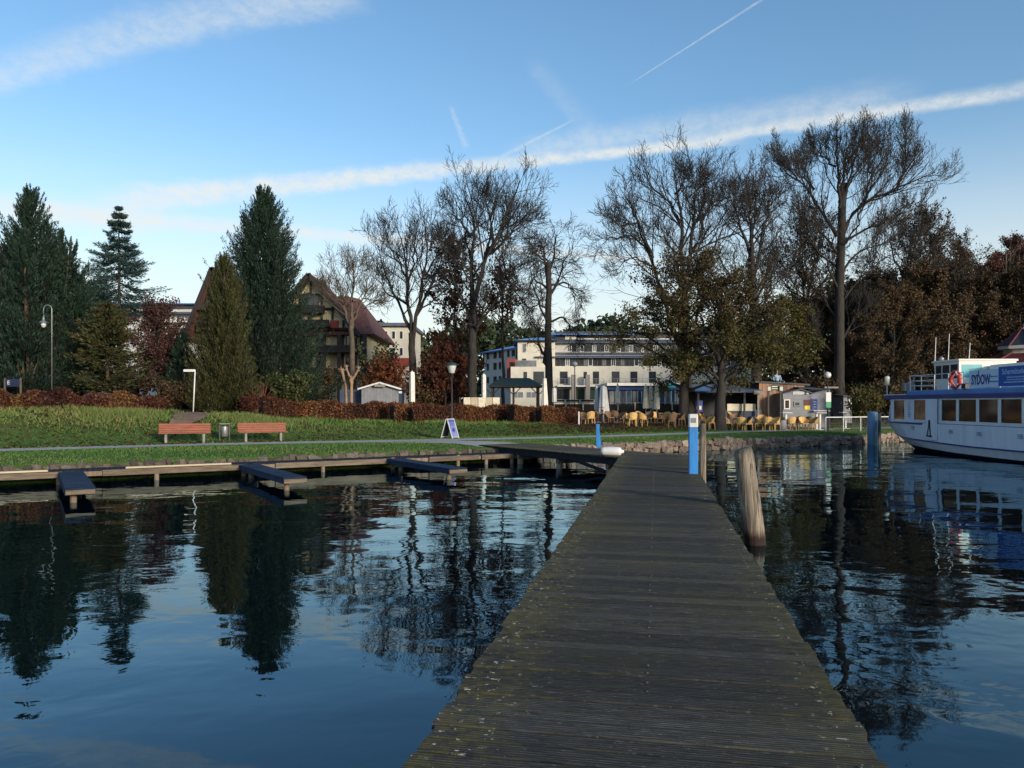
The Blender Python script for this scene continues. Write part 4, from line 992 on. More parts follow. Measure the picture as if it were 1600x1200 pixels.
def left_hotel():
    D = 112.0; k = D / F; X = lambda p: (p - 800) * k; Z = lambda y: EYE - (y - HZ) * k
    q = thing('hotel_wing', 'pale hotel wing with flat blue roof between the spruce and the half timbered house', 'building', (0, D, 0))
    MB().box(X(150), X(420), 0, 16, 0, Z(503)).build('wall', M['grey_wall'], q)
    MB().box(X(160), X(420), 1.0, 16, Z(503) + .003, Z(482)).build('wall', M['grey_wall'], q)
    MB().box(X(160), X(420), 2.6, 16, Z(482) + .003, Z(470)).build('attic_wall', M['dark_band'], q)
    MB().slab([(X(150), 1.8, Z(471)), (X(425), 1.8, Z(471)), (X(425), 10, Z(464)), (X(150), 10, Z(464))], .15).build('roof', M['blue_roof'], q)
    MB().slab([(X(150), -.4, Z(489)), (X(425), -.4, Z(489)), (X(425), 2.7, Z(482)), (X(150), 2.7, Z(482))], .15).build('roof', M['slate_roof'], q)
    MB().box(X(150), X(425), 2.3, 2.5, Z(481.6), Z(480.4)).build('gutter', M['white_paint'], q)
    x = 226; i = 0
    while x < 330: window(q, X(x), X(x + 6), Z(502), Z(492), 1.0, M['white_paint'], M['pane_light'] if i % 3 else M['pane_dark']); x += 7.5; i += 1
    x = 180; i = 0
    while x < 330: window(q, X(x), X(x + 9), Z(526), Z(511), 0, M['white_paint'], M['pane_dark'], 1); x += 17
    MB().box(X(225), X(420), -1.2, -.003, Z(505), Z(503)).build('balcony', M['white_paint'], q)
left_hotel()
def timber_house():
    D = 80.0; k = D / F; X = lambda p: (p - 800) * k; Z = lambda y: EYE - (y - HZ) * k
    q = thing('half_timbered_house', 'half timbered house with steep brown tiled roof and dark wooden balconies', 'building', (0, D, 0))
    zE = Z(517); xl, xr = X(334), X(574); YW = M['yellow_wall']; T = M['timber']
    MB().box(xl, xr, 0, 13, 0, zE).build('wall', YW, q)
    # main hipped roof
    e = 1.0; r = MB(); zr = Z(449); x1 = X(509); x2 = X(543); xr0 = X(356)
    r.add([(X(326), -e, zE - .7), (X(587), -e, zE - .4), (X(587), 14, zE - .4), (X(326), 14, zE - .7), (xr0, 6.5, zr), (x2, 6.5, zr - .3), (X(520), 6.5, zr)],
          [(0, 1, 5, 6, 4), (1, 2, 5), (2, 3, 4, 6, 5), (3, 0, 4), (0, 3, 2, 1)])
    r.build('roof', M['tile_roof'], q)
    def gable(apex, zap, half, yf, depth, name, wm=None):
        xa = X(apex); zb = zE + .15; sl = (zap - zb) / half
        g = MB().prism([(xa - half + .5, zb), (xa + half - .5, zb), (xa, zap - .5)], yf, yf + 5).build(name, wm or YW, q)
        ov = .55
        for sg in (-1, 1):
            a = (xa, yf - .9, zap); b_ = (xa + sg * (half + ov), yf - .9, zap - sl * (half + ov))
            c = (b_[0], yf + depth, b_[2]); d = (xa, yf + depth, zap)
            MB().slab([a, b_, c, d], .22).build('gable_roof', M['tile_roof'], q)
            MB().beam((xa, yf - .95, zap - .12), (xa + sg * (half + ov), yf - .95, zap - sl * (half + ov) - .12), .12, .42).build('barge_board', T, q)
        # timber frame
        t = MB()
        for f in (-.72, -.48, -.24, 0, .24, .48, .72):
            h = zap - .5 - sl * abs(f) * half - .15; t.box(xa + f * half - .11, xa + f * half + .11, yf - .09, yf - .004, zb, max(h, zb + .2))
        for zz in (.0, .36, .62):
            z = zb + (zap - zb) * zz; hw = (zap - z) / sl - .6
            if hw > .3: t.box(xa - hw, xa + hw, yf - .12, yf - .092, z - .13, z + .13)
        t.build('timber_frame', T, q)
        z1 = zb + (zap - zb) * .44
        window(q, xa - .9, xa + .9, z1 - .1, z1 + 1.0, yf - .1, T, M['pane_dark'], 2)
        MB().box(xa - 1.7, xa + 1.5, yf - 1.0, yf - .13, z1 - .95, z1 - .15).build('balcony', T, q)
    gable(488, Z(430), 4.7, -.6, 7, 'gable_wall'); gable(341, Z(421), 2.55, -.8, 7, 'gable_wall', T)
    # balconies and posts on the front
    for z0, z1, x0, x1_, yy in ((Z(513), Z(502), X(470), X(520), -1.6), (Z(552), Z(541), X(340), X(574), -1.5), (Z(588), Z(576), X(340), X(574), -1.4)):
        bq = MB(); bq.box(x0, x1_, yy, yy + .08, z0, z1); bq.box(x0, x1_, yy + .081, -.004, z0, z0 + .18); o = bq.build('balcony', T, q)
    t = MB()
    for p_ in (346, 378, 420, 452, 484, 510, 534, 557, 573): t.box(X(p_) - .2, X(p_) + .2, -1.38, -1.02, 0, zE - .5)
    t.build('timber_post', T, q)
    MB().box(X(519), X(531), -1.0, -.2, Z(514), Z(502)).build('red_dormer', M['red_wall'], q)
    for z0, z1 in ((Z(540), Z(524)), (Z(575), Z(558))):
        for a in (390, 430, 462, 494, 541, 562): window(q, X(a), X(a + 11), z0, z1, 0, T, M['pane_dark'] if a not in (494,) else M['pane_light'], 1)
        u = MB()
        for a in (384, 424, 456, 478, 506, 536, 556, 571): u.box(X(a) - .1, X(a) + .1, -.08, -.004, z0, z1 + .3)
        u.build('timber_frame', T, q)
timber_house()
def far_house():
    D = 100.0; k = D / F; X = lambda p: (p - 800) * k; Z = lambda y: EYE - (y - HZ) * k
    q = thing('apartment_house', 'cream house with flat dark roof half hidden right of the half timbered house', 'building', (0, D, 0))
    MB().box(X(560), X(640), 0, 12, 0, Z(510)).build('wall', M['cream_wall'], q)
    MB().box(X(556), X(644), -.6, 12.6, Z(510) + .003, Z(505)).build('roof', M['slate_roof'], q)
    for y0, y1 in ((530, 517), (556, 543), (584, 570)):
        for a in (588, 600, 612, 624): window(q, X(a), X(a + 6), Z(y0), Z(y1), 0, M['white_paint'], M['pane_dark'])
    MB().box(X(612), X(640), -1.0, -.15, Z(572), Z(560)).build('red_panel', M['red_wall'], q)
far_house()
def kiosk_left():
    D = 50.0; k = D / F; p = gp(594, D); q = thing('garden_hut', 'grey wooden hut with white edged gable behind the beech hedge', 'hut', p, .0)
    zt = at(594, 598, D).z - p.z; ze = at(594, 606, D).z - p.z; hw = 1.21
    me = {}
    n = 12
    for i in range(n):
        x0 = -hw + 2 * hw * i / n; x1 = x0 + 2 * hw / n - .008; f = lambda x: ze + (zt - ze) * (1 - abs(x) / hw) - .03
        MB().prism([(x0, .75), (x1, .75), (x1, f(x1)), (x0, f(x0))] if x0 * x1 > 0 or i not in (n // 2 - 1, n // 2) else [(x0, .75), (x1, .75), (x1, f(x1)), (x0, f(x0))], -.02, .0).build('plank', M['hut_grey'], q)
    MB().box(-hw, hw, -.012, .0, 0, .70).build('lower_panel', M['hut_grey'], q)
    MB().box(-hw, hw, -.05, .0, .705, .745).build('shelf_edge', M['dark_metal'], q)
    MB().prism([(-hw, 0), (hw, 0), (hw, ze - .05), (0, zt - .05), (-hw, ze - .05)], .003, 2.6).build('hut_body', M['hut_blue_and_shade'], q)  # shade on the hut's side is put into this darker, bluer colour
    for sg in (-1, 1):
        MB().slab([(0, -.25, zt + .02), (sg * (hw + .2), -.25, ze - .07), (sg * (hw + .2), 2.8, ze - .07), (0, 2.8, zt + .02)], .06).build('roof', M['hut_blue_and_shade'], q)
        MB().beam((0, -.28, zt), (sg * (hw + .2), -.28, ze - .09), .05, .10).build('barge_board', M['white_paint'], q)
    MB().box(-.32, .38, -.32, -.26, ze + .06, ze + .22).build('sign_board', M['concrete'], q)
    MB().box(-.18, .25, -.06, -.02, .58, .70).build('notice', M['white_paint'], q)
    MB().box(hw + .01, hw + .2, -.1, .12, ze - .36, ze - .22).build('wall_lamp', M['white_paint'], q)
    MB().box(-hw - 1.6, -hw - .003, .8, 2.6, 0, ze - .1).build('side_store', M['hut_blue_and_shade'], q)
kiosk_left()
def gazebo():
    D = 58.0; k = D / F; p = gp(806, D); q = thing('gazebo', 'open gazebo with dark green hipped roof behind the hedge', 'pavilion', p, 0)
    Z = lambda y: EYE - (y - HZ) * k - p.z
    hw = 42 * k; zr = Z(590.5); ze = Z(603.5); r = MB()
    r.add([(-hw, -1.6, ze), (hw, -1.6, ze), (hw, 1.9, ze), (-hw, 1.9, ze), (-hw * .58, .1, zr), (hw * .5, .1, zr)], [(0, 1, 5, 4), (1, 2, 5), (2, 3, 4, 5), (3, 0, 4), (0, 3, 2, 1)])
    r.build('roof', M['green_roof'], q)
    MB().box(-hw + .05, hw - .05, -1.55, 1.85, ze - .10, ze - .004).build('eave', M['timber'], q)
    for x in (-hw * .86, -.18, hw * .82):
        for y in (-1.2, 1.5):
            MB().box(x - .08, x + .08, y - .08, y + .08, 0, ze - .103).build('post', M['timber'], q)
    for x in (-hw * .86, -.18, hw * .82):
        b = MB()
        for sg in (-1, 1): b.beam((x + sg * .08, -1.2, ze - .6), (x + sg * .55, -1.2, ze - .12), .07)
        b.build('brace', M['timber'], q)
    MB().box(-hw * .8, hw * .8, 1.4, 1.48, .1, 1.0).build('rear_rail', M['timber'], q)
gazebo()
def panel_stack():
    D = 50.5
    p = gp(753, D); q = thing('panel_barrier', 'row of pale yellow printed panels standing behind the beech hedge', 'panels', p, 0)
    a = at(725, 621, D); b_ = at(782, 633, D); zt = a.z - p.z; zb = b_.z - p.z - .35; hw = (b_.x - a.x) / 2
    n = 5
    for i in range(n):
        x0 = -hw + 2 * hw * i / n
        MB().cbox(x0, x0 + 2 * hw / n - .03, -.03, .0, zb, zt, .004).build('panel', M['new_wood'] if i % 2 else M['cloth_cream'], q)
    for x in (-hw - .25, hw + .04): MB().box(x - .05, x + .05, -.03, .05, 0, zt + .02).build('post', M['dark_metal'], q)
panel_stack()
def turret():
    D = 62.0; k = D / F; p = Vector(((1600 - 800) * k, D, gz((1600 - 800) * k, D))); q = thing('turret_pavilion', 'octagonal pavilion with two tier dark red and black roof behind the boat', 'pavilion', p)
    Z = lambda y: EYE - (y - HZ) * k - p.z
    def octo(r, z, off=math.pi / 8): return [(r * math.cos(off + i * math.pi / 4), r * math.sin(off + i * math.pi / 4), z) for i in range(8)]
    def tier(r0, z0, r1, z1, name, m):
        for i in range(8):
            a, b_ = octo(r0, z0), octo(r1, z1); j = (i + 1) % 8
            MB().slab([a[i], a[j], b_[j], b_[i]], .06).build(name, m, q)
        rb = MB()
        for i in range(8): rb.beam(octo(r0 + .03, z0 + .03)[i], octo(r1 + .03, z1 + .03)[i], .13)
        rb.build('roof_rib', M['maroon'], q)
    tier(1.75, Z(541), .30, Z(515), 'roof', M['dark_band'])
    tier(3.9, Z(572), 1.55, Z(553), 'roof', M['maroon'])
    b = MB()
    for z0, z1, r in ((Z(546), Z(541), 1.82), (Z(553), Z(546), 1.45)):
        vs = octo(r, z0) + octo(r, z1); bb = MB().add(vs, [tuple(range(7, -1, -1)), tuple(range(8, 16))] + [(i, (i + 1) % 8, 8 + (i + 1) % 8, 8 + i) for i in range(8)])
        bb.build('lantern_band', M['cloth_white'] if r > 1.6 else M['cloth_cream'], q)
    MB().add(octo(3.5, 0) + octo(3.5, Z(572)), [(i, (i + 1) % 8, 8 + (i + 1) % 8, 8 + i) for i in range(8)] + [tuple(range(8, 16))]).build('wall', M['maroon'], q)
    MB().lathe([(.35, Z(515)), (.30, Z(514)), (.05, Z(511)), (.02, Z(506))], 8).build('finial', M['concrete'], q)
turret()

# ------------------------------------------------------------------ café: terrace, glazed pavilion, bar, kiosk
def terrace():
    D = 60.0; k = D / F; q = thing('terrace_wall', 'dark brown terrace wall with pale rail posts below the hotel', 'wall', (0, D, 0))
    X = lambda p: (p - 800) * k; Z = lambda y: EYE - (y - HZ) * k
    MB().box(X(858), X(1075), 0, .3, 0, Z(633)).build('wall_face', M['hedge_dark'], q)
    MB().box(X(856), X(1077), -.05, .4, Z(633) + .003, Z(631.5)).build('coping', M['timber'], q)
    r = MB().box(X(860), X(1075), .1, .16, Z(629.5), Z(628.5)).build('top_rail', M['concrete'], q)
    for a in (884, 911, 965, 992, 1020, 1050): MB().box(X(a) - .05, X(a) + .05, -.10, -.052, Z(641), Z(629)).build('rail_post', M['cloth_cream'], q)
    for a in (862, 885, 908, 931): MB().cbox(X(a), X(a + 20), -.02, .35, Z(628) + .01, Z(624.5), .03).build('planter', M['timber'], q)
terrace()
def glazed_pavilion():
    D = 64.0; k = D / F; q = thing('glazed_pavilion', 'dark blue glazed café pavilion with white fascia under the oak', 'building', (0, D, 0))
    X = lambda p: (p - 800) * k; Z = lambda y: EYE - (y - HZ) * k
    MB().box(X(950), X(1072), .3, 8, 0, Z(603)).build('inner_wall', M['hut_blue_and_shade'], q)
    MB().box(X(947), X(1075), -.6, 8.3, Z(603) + .003, Z(598.5)).build('fascia', M['white_paint'], q)
    MB().box(X(950), X(1072), -.1, .2, Z(609), Z(603)).build('blue_band', M['hull_blue'], q)
    x = 952; i = 0
    while x < 1070:
        wd = 7.5 if i % 3 else 9.5
        window(q, X(x), X(x + wd), Z(640), Z(609.5), .28, M['pole_blue'] if i % 2 else M['dark_metal'], M['pane_blue'] if i % 4 else M['pane_light'], 0); x += wd + .6; i += 1
    MB().box(X(1040), X(1053), -.7, -.62, Z(606), Z(598)).build('banner', M['teal'], q)
glazed_pavilion()
def bar():
    D = 53.0; k = D / F; q = thing('wooden_bar', 'wooden plank bar with sloping roof and dark canopied counter under the oak', 'building', (0, D, 0), 0)
    X = lambda p: (p - 800) * k; Z = lambda y: EYE - (y - HZ) * k
    g = .6
    n = 13; x0, x1 = X(1186), X(1257)
    for i in range(n):
        a = x0 + (x1 - x0) * i / n; b_ = x0 + (x1 - x0) * (i + 1) / n - .015
        f = lambda x: Z(595.5) + (Z(600) - Z(595.5)) * (x - x0) / (x1 - x0)
        MB().prism([(a, g), (b_, g), (b_, f(b_)), (a, f(a))], -.02 - .008 * (i % 3), .0).build('plank', M['bar_wood'], q)
    MB().prism([(x0, g), (x1, g), (x1, Z(600.5)), (x0, Z(596))], .003, 4.5).build('bar_body', M['timber'], q)
    MB().slab([(x0 - .3, -.12, Z(595)), (x1 + .35, -.12, Z(600)), (x1 + .35, 4.8, Z(600)), (x0 - .3, 4.8, Z(595))], .12).build('roof', M['dark_band'], q)
    # canopy and counter to the left
    MB().slab([(X(1083), -1.0, Z(611)), (X(1186), -1.0, Z(611)), (X(1186), 4, Z(598)), (X(1090), 4, Z(598))], .12).build('canopy_roof', M['slate_roof'], q)
    MB().box(X(1083), X(1186), -1.02, -.9, Z(614), Z(611.5)).build('canopy_fascia', M['hut_blue_and_shade'], q)
    MB().box(X(1086), X(1186) - .01, 2.6, 3.0, g, Z(612)).build('back_wall', M['dark_band'], q)
    MB().box(X(1128), X(1186) - .02, -.6, -.1, g, Z(640)).build('counter', M['hut_blue_and_shade'], q)
    MB().cbox(X(1132), X(1176), -.66, -.604, Z(642), Z(631), .01).build('counter_panel', M['cloth_cream'], q)
    MB().cbox(X(1170), X(1187), -1.1, -1.03, Z(616.5), Z(610.8), .01).build('menu_board', M['concrete'], q)
    for a in (1086, 1126, 1157, 1178): MB().box(X(a) - .06, X(a) + .06, -.95, -.83, g, Z(614)).build('post', M['dark_metal'] if a != 1178 else M['concrete'], q)
    MB().box(X(1083), X(1094), -.7, -.6, g, Z(626)).build('blue_panel', M['poster_blue'], q)
    MB().box(X(1084), X(1092), -.72, -.702, Z(640), Z(634)).build('notice', M['white_paint'], q)
    for a, zt in ((1090, 608), ): MB().slab([(X(1080), -1.3, Z(611)), (X(1104), -1.3, Z(611)), (X(1101), .2, Z(604)), (X(1084), .2, Z(604))], .06).build('awning', M['blue_roof'], q)
bar()
def arch():
    D = 50.5; k = D / F; p = gp(1210.5, D); q = thing('arched_gate_sign', 'black and dark green arched sign with two lanterns on posts before the wooden bar', 'sign', p, 0)
    Z = lambda y: EYE - (y - HZ) * k - p.z; X = lambda a: (a - 1210.5) * k
    for a in (1200.5, 1219.5): MB().box(X(a) - .05, X(a) + .05, -.05, .05, 0, Z(604)).build('post', M['black'], q)
    pl = [(X(1203), Z(612)), (X(1207), Z(610)), (X(1210), Z(609.3)), (X(1213), Z(610)), (X(1217), Z(612)), (X(1217), Z(604)), (X(1214), Z(601)), (X(1210), Z(600)), (X(1206), Z(601)), (X(1203), Z(604))]
    MB().prism(pl, -.05, .05).build('sign_panel', M['dark_green'], q)
    for z0, z1 in ((603.2, 604.6), (606.6, 607.8)): MB().box(X(1205.5), X(1214.5), -.062, -.052, Z(z1), Z(z0)).build('sign_lettering', M['cloth_cream'], q)
    for a in (1200.7, 1219.6):
        l = MB().box(X(a) - .10, X(a) + .10, -.17, -.055, Z(610.5), Z(604)).build('lantern', M['lamp_glass'], q)
        MB().box(X(a) - .12, X(a) + .12, -.19, -.04, Z(604) + .003, Z(603)).build('lantern_cap', M['black'], l)
arch()
def figure():
    D = 53.6; k = D / F; zb = EYE - (596.5 - HZ) * k; q = thing('figure', 'bald life size figure bust in pale blue shirt on top of the wooden bar roof', 'figure', ((1214 - 800) * k, D, zb))
    me = bpy.data.meshes.new('figure_body')
    vs = [(0, 0, 0), (0, 0, .22), (0, .01, .40), (0, .0, .50), (0, -.02, .58), (0, -.03, .70), (0, -.02, .80), (-.20, 0, .40), (-.27, -.02, .22), (-.22, -.10, .05), (.20, 0, .40), (.27, -.02, .22), (.22, -.10, .05)]
    ed = [(0, 1), (1, 2), (2, 3), (3, 4), (4, 5), (5, 6), (2, 7), (7, 8), (8, 9), (2, 10), (10, 11), (11, 12)]
    rad = [(.19, .14), (.20, .15), (.17, .12), (.06, .06), (.065, .07), (.085, .10), (.06, .07), (.08, .08), (.06, .06), (.05, .05), (.08, .08), (.06, .06), (.05, .05)]
    me.from_pydata(vs, ed, []); me.update()
    o = link('figure_body', me, q); sk = o.modifiers.new('skin', 'SKIN')
    for i, r in enumerate(rad): me.skin_vertices[0].data[i].radius = r
    me.skin_vertices[0].data[0].use_root = True
    sb = o.modifiers.new('sub', 'SUBSURF'); sb.levels = 1; sb.render_levels = 1
    dg = bpy.context.evaluated_depsgraph_get(); m2 = bpy.data.meshes.new_from_object(o.evaluated_get(dg)); o.modifiers.clear(); o.data = m2; m2.name = 'figure_body'
    m2.materials.clear(); m2.materials.append(M['shirt']); m2.materials.append(M['skin'])
    for f in m2.polygons: f.material_index = 1 if f.center.z > .47 else 0; f.use_smooth = True
    MB().tube([(0, -.11, .70), (0, -.15, .655), (0, -.11, .64)], [.012, .02, .012], 6).build('nose', M['skin'], q)
    for x in (-.035, .035): MB().lathe([(.002, -.012), (.013, 0), (.002, .012)], 8).build('eye', M['black'], q, (x, -.118, .71))
    MB().box(-.03, .03, -.128, -.108, .605, .612).build('mouth', M['maroon'], q)
figure()
def grey_kiosk():
    D = 51.5; k = D / F; p = gp(1258, D); q = thing('kiosk', 'grey wooden sales kiosk with twin low gables and posters at the café', 'kiosk', (0, D, p.z), 0)
    Z = lambda y: EYE - (y - HZ) * k - p.z; X = lambda a: (a - 800) * k
    n = 17; x0, x1 = X(1223), X(1297)
    prof_x = [1223, 1250, 1268, 1297]; prof_y = [614.5, 608, 614, 608.5]
    top = lambda x: float(np.interp(x / k + 800, prof_x, [Z(v) for v in prof_y]))
    rows = 12; hz_ = (Z(614.5) - .05) / rows
    for r in range(rows): MB().box(x0, x1, -.025 + .004 * (r % 2), .0, .05 + r * hz_, .05 + (r + 1) * hz_ - .008).build('plank', M['hut_grey'], q)
    MB().prism([(x0, Z(614.5) + .0), (X(1268), Z(614.2)), (X(1250), Z(608.2))], -.02, .0).build('gable_panel', M['hut_grey'], q)
    MB().prism([(X(1268) + .01, Z(614.2)), (x1, Z(614.5)), (x1, Z(609))], -.02, .0).build('gable_panel', M['hut_grey'], q)
    MB().prism([(x0, 0), (x1, 0), (x1, Z(609.2)), (X(1268), Z(614.4)), (X(1250), Z(608.6)), (x0, Z(614.8))], .003, 3.2).build('kiosk_body', M['hut_grey'], q)
    for a, b_, c, d in ((1221, 615, 1250, 607.6), (1250, 607.6, 1268.5, 614), (1268.5, 614, 1300, 606.5)):
        MB().slab([(X(a), -.2, Z(b_)), (X(c), -.2, Z(d)), (X(c), 3.4, Z(d)), (X(a), 3.4, Z(b_))], .05).build('roof', M['slate_roof'], q)
    MB().cbox(X(1284), X(1306), -.45, -.30, Z(607), Z(604.3), .01).build('roof_sign', M['concrete'], q)
    MB().slab([(X(1253), .5, Z(605.5)), (X(1290), .5, Z(607)), (X(1290), 3, Z(602)), (X(1253), 3, Z(601))], .05).build('rear_canopy', M['dark_band'], q)
    MB().cbox(X(1238), X(1257), -.06, -.03, Z(616.5), Z(611.3), .02).build('name_board', M['cloth_grey'], q)
    MB().lathe([(.10, 0), (.12, .06), (.02, .12)], 10).build('wall_lamp', M['white_paint'], q, (X(1260), -.1, Z(616)))
    window(q, X(1224.5), X(1234), Z(639.5), Z(624), -.026, M['white_paint'], M['pane_brown'])
    window(q, X(1240), X(1250), Z(635), Z(627.5), -.026, M['hut_grey'], M['pane_dark'])
    window(q, X(1267), X(1277), Z(640), Z(623), -.026, M['poster_blue'], M['pane_blue'])
    MB().box(X(1256), X(1265.5), -.06, -.03, Z(633.5), Z(624.5)).build('poster', M['maroon'], q)
    MB().box(X(1256.5), X(1265), -.061, -.03, Z(640), Z(633.8)).build('poster', M['yellow'], q)
    for z in (627, 631, 635): MB().box(X(1270), X(1275), -.085, -.08, Z(z + 1.6), Z(z)).build('poster_figure', M['letter_blue'], q)
    MB().cbox(X(1268), X(1294), -.4, -.03, Z(642.5), Z(641.3), .01).build('serving_shelf', M['white_paint'], q)
grey_kiosk()
def small_shed():
    D = 56.0; k = D / F; p = gp(1330, D); q = thing('shed', 'small grey shed with white door frame right of the big trunk', 'shed', p, 0)
    Z = lambda y: EYE - (y - HZ) * k - p.z; X = lambda a: (a - 1330) * k
    MB().box(X(1318), X(1331), 0, 2, 0, Z(619)).build('wall', M['hut_grey'], q)
    MB().slab([(X(1316), -.2, Z(618)), (X(1335), -.2, Z(619)), (X(1335), 2.2, Z(616)), (X(1316), 2.2, Z(615))], .06).build('roof', M['slate_roof'], q)
    window(q, X(1326), X(1330.5), Z(640), Z(624), 0, M['white_paint'], M['pane_light'])
small_shed()
# tables and wicker chairs
def chair_proto(mname):
    q = link('wicker_chair', None); m = M[mname]
    MB().cbox(-.25, .25, -.24, .24, .40, .46, .03).build('seat', m, q)
    b = MB(); ang = np.linspace(math.radians(200), math.radians(-20), 10); vs = []
    for a in ang:
        c, s_ = math.cos(a), math.sin(a); h = .84 - .20 * max(0, 1 - s_) ** 1.2
        for r, z in ((.27, .44), (.31, h), (.285, h + .012), (.245, .44)): vs.append((r * c, r * s_ * .95, z))
    fs = []
    for i in range(9):
        for j in range(4): l = (j + 1) % 4; fs.append((i * 4 + j, i * 4 + l, i * 4 + 4 + l, i * 4 + 4 + j))
    b.add(vs, fs).build('backrest', m, q)
    for x, y in ((-.21, -.2), (.21, -.2), (-.2, .2), (.2, .2)): MB().tube([(x, y, .40), (x * 1.12, y * 1.15, 0)], [.028, .022], 6).build('leg', m, q)
    return q
CH = {'y': chair_proto('wicker'), 'b': chair_proto('wicker_brown')}
used = {'y': False, 'b': False}
def chair(px_, D, rz, kind, label):
    p = gp(px_, D); o = CH[kind]
    if used[kind]: o = copy_tree(o)
    used[kind] = True
    o.location = p; o.rotation_euler = (0, 0, rz); tag(o, label, 'chair', 'wicker chairs on the café lawn')
def table_proto():
    q = link('cafe_table', None)
    MB().lathe([(.40, .70), (.42, .71), (.42, .735), (.40, .74)], 20).build('table_top', M['table_top'], q)
    MB().tube([(0, 0, .03), (0, 0, .70)], .03, 8).build('stem', M['dark_metal'], q)
    MB().lathe([(.24, 0), (.22, .02), (.04, .04)], 12).build('foot', M['dark_metal'], q)
    return q
TB_ = table_proto(); tb_used = [False]
def table(px_, D, label):
    o = TB_ if not tb_used[0] else copy_tree(TB_); tb_used[0] = True
    o.location = gp(px_, D); tag(o, label, 'table', 'round café tables on the lawn')
PI = math.pi
chairs = [
 (922, 47.5, PI + .3, 'y', 'tan wicker chair at the red potted table, left end of the front row'),
 (952, 49.0, .5, 'b', 'brown wicker chair just right of the table with red pot'),
 (936, 49.6, 1.2, 'b', 'dim brown wicker chair half hidden behind the far blue post'),
 (971, 47.2, -1.2, 'b', 'brown wicker chair on the left of the brightest yellow chair'),
 (988, 45.8, PI, 'y', 'brightest yellow wicker chair showing its back to the path'),
 (1003, 46.2, PI - .9, 'y', 'yellow wicker chair turned sideways beside the brightest one'),
 (1020, 49.5, PI + .2, 'y', 'yellow wicker chair standing one row behind the brightest chair'),
 (999, 51.0, .4, 'y', 'yellow wicker chair deep behind the brightest chair'),
 (1033, 47.5, 1.4, 'b', 'brown wicker chair at the left side of the wide brown table'),
 (1049, 46.5, PI, 'b', 'dark brown wicker chair with its back at the wide brown table'),
 (1063, 48.0, -1.3, 'b', 'brown wicker chair between the wide brown table and left oak trunk'),
 (1014, 47.9, -.6, 'b', 'brown wicker chair between two yellow chairs in the second row'),
 (1099, 48.0, 1.0, 'y', 'yellow wicker chair right behind the white capped blue post'),
 (1109, 47.0, -1.2, 'y', 'yellow wicker chair between blue post and right oak trunk'),
 (1138, 47.5, 1.3, 'y', 'pale yellow wicker chair just right of the right oak trunk'),
 (1150, 49.5, -.4, 'b', 'brown wicker chair in the shade right of the oak trunk'),
 (1158, 47.0, PI - .3, 'y', 'yellow wicker chair with back to path, second from oak trunk'),
 (1168, 46.6, -1.4, 'y', 'yellow wicker chair turned left beside the dark bin'),
 (1186, 47.4, 1.2, 'y', 'yellow wicker chair right of the dark bin, under the arch'),
 (1199, 47.0, PI, 'y', 'yellow wicker chair below the left post of the arch'),
 (1211, 46.5, -1.2, 'y', 'yellow wicker chair below the right post of the arch'),
 (1206, 49.2, .3, 'b', 'brown wicker chair behind the pair under the arch'),
 (1236, 47.5, PI + .2, 'y', 'yellow wicker chair in front of the left kiosk window'),
 (1247, 48.9, -.8, 'b', 'brown wicker chair in front of the small dark kiosk window'),
 (1256, 47.2, .2, 'y', 'yellow wicker chair with open back facing the path at the kiosk'),
 (1271, 47.3, -1.4, 'y', 'pale wicker chair at the right end, beside white bar tables'),
 (912, 49.0, .2, 'b', 'dim brown wicker chair at the far left end beside the white post'),
 (960, 50.6, PI - .4, 'b', 'brown wicker chair behind the broad pale grey parasol, rear row'),
 (981, 50.2, 1.1, 'y', 'yellow wicker chair in the rear row left above the brightest chair'),
 (1042, 50.4, -.5, 'y', 'tan wicker chair in the rear row right of the three cream parasols'),
 (1057, 50.9, .8, 'b', 'brown wicker chair in the rear row left of the left oak trunk'),
 (1092, 50.2, -.9, 'b', 'brown wicker chair in the rear row right of the left oak trunk'),
 (1143, 50.8, 1.0, 'y', 'yellow wicker chair close before the cream counter panel'),
 (1190, 49.8, -.4, 'y', 'yellow wicker chair in the rear row left of the arch'),
 (1228, 49.4, 1.6, 'y', 'yellow wicker chair beside the grey waste bin'),
 (1262, 48.9, PI, 'b', 'brown wicker chair in the rear before the yellow poster'),
]
for c in chairs: chair(*c)
for px_, D, lb in ((941, 48.2, 'round café table with a red pot behind the far blue post'), (995, 48.2, 'round café table behind the brightest yellow chair'), (1026, 50.2, 'round café table in the rear row below the folded cream parasols'),
                   (1052, 48.0, 'round café table at the left oak trunk among brown chairs'), (1104, 48.4, 'round café table between the two oak trunks'), (1146, 48.2, 'round café table right of the right oak trunk'),
                   (1200, 48.3, 'round café table under the arched sign'), (1246, 47.9, 'round café table in front of the grey kiosk')): table(px_, D, lb)
p = gp(941, 48.2)
q = thing('flower_pot', 'small pot of red flowers on the leftmost café table', 'pot', p + Vector((0, 0, .742)))
MB().lathe([(.07, 0), (.10, .14), (.09, .14)], 10).build('pot', M['maroon'], q)
b = MB(); rg_ = random.Random(3)
for i in range(26):
    c = Vector((rg_.gauss(0, .09), rg_.gauss(0, .09), .2 + abs(rg_.gauss(0, .07)))); b.lathe([(.005, c.z), (.03, c.z + .02), (.005, c.z + .04)], 5, c.x, c.y)
b.build('flowers', M['ring_red'], q)['kind'] = 'stuff'
def bar_table(px_, D, label):
    p = gp(px_, D); q = thing('bar_table', label, 'table', p, 0, 'white standing tables at the kiosk')
    MB().cbox(-.32, .32, -.3, .3, 1.06, 1.10, .02).build('table_top', M['white_paint'], q)
    MB().cbox(-.06, .06, -.06, .06, .04, 1.057, .02).build('stem', M['white_paint'], q)
    MB().cbox(-.22, .22, -.22, .22, 0, .038, .015).build('foot', M['white_paint'], q)
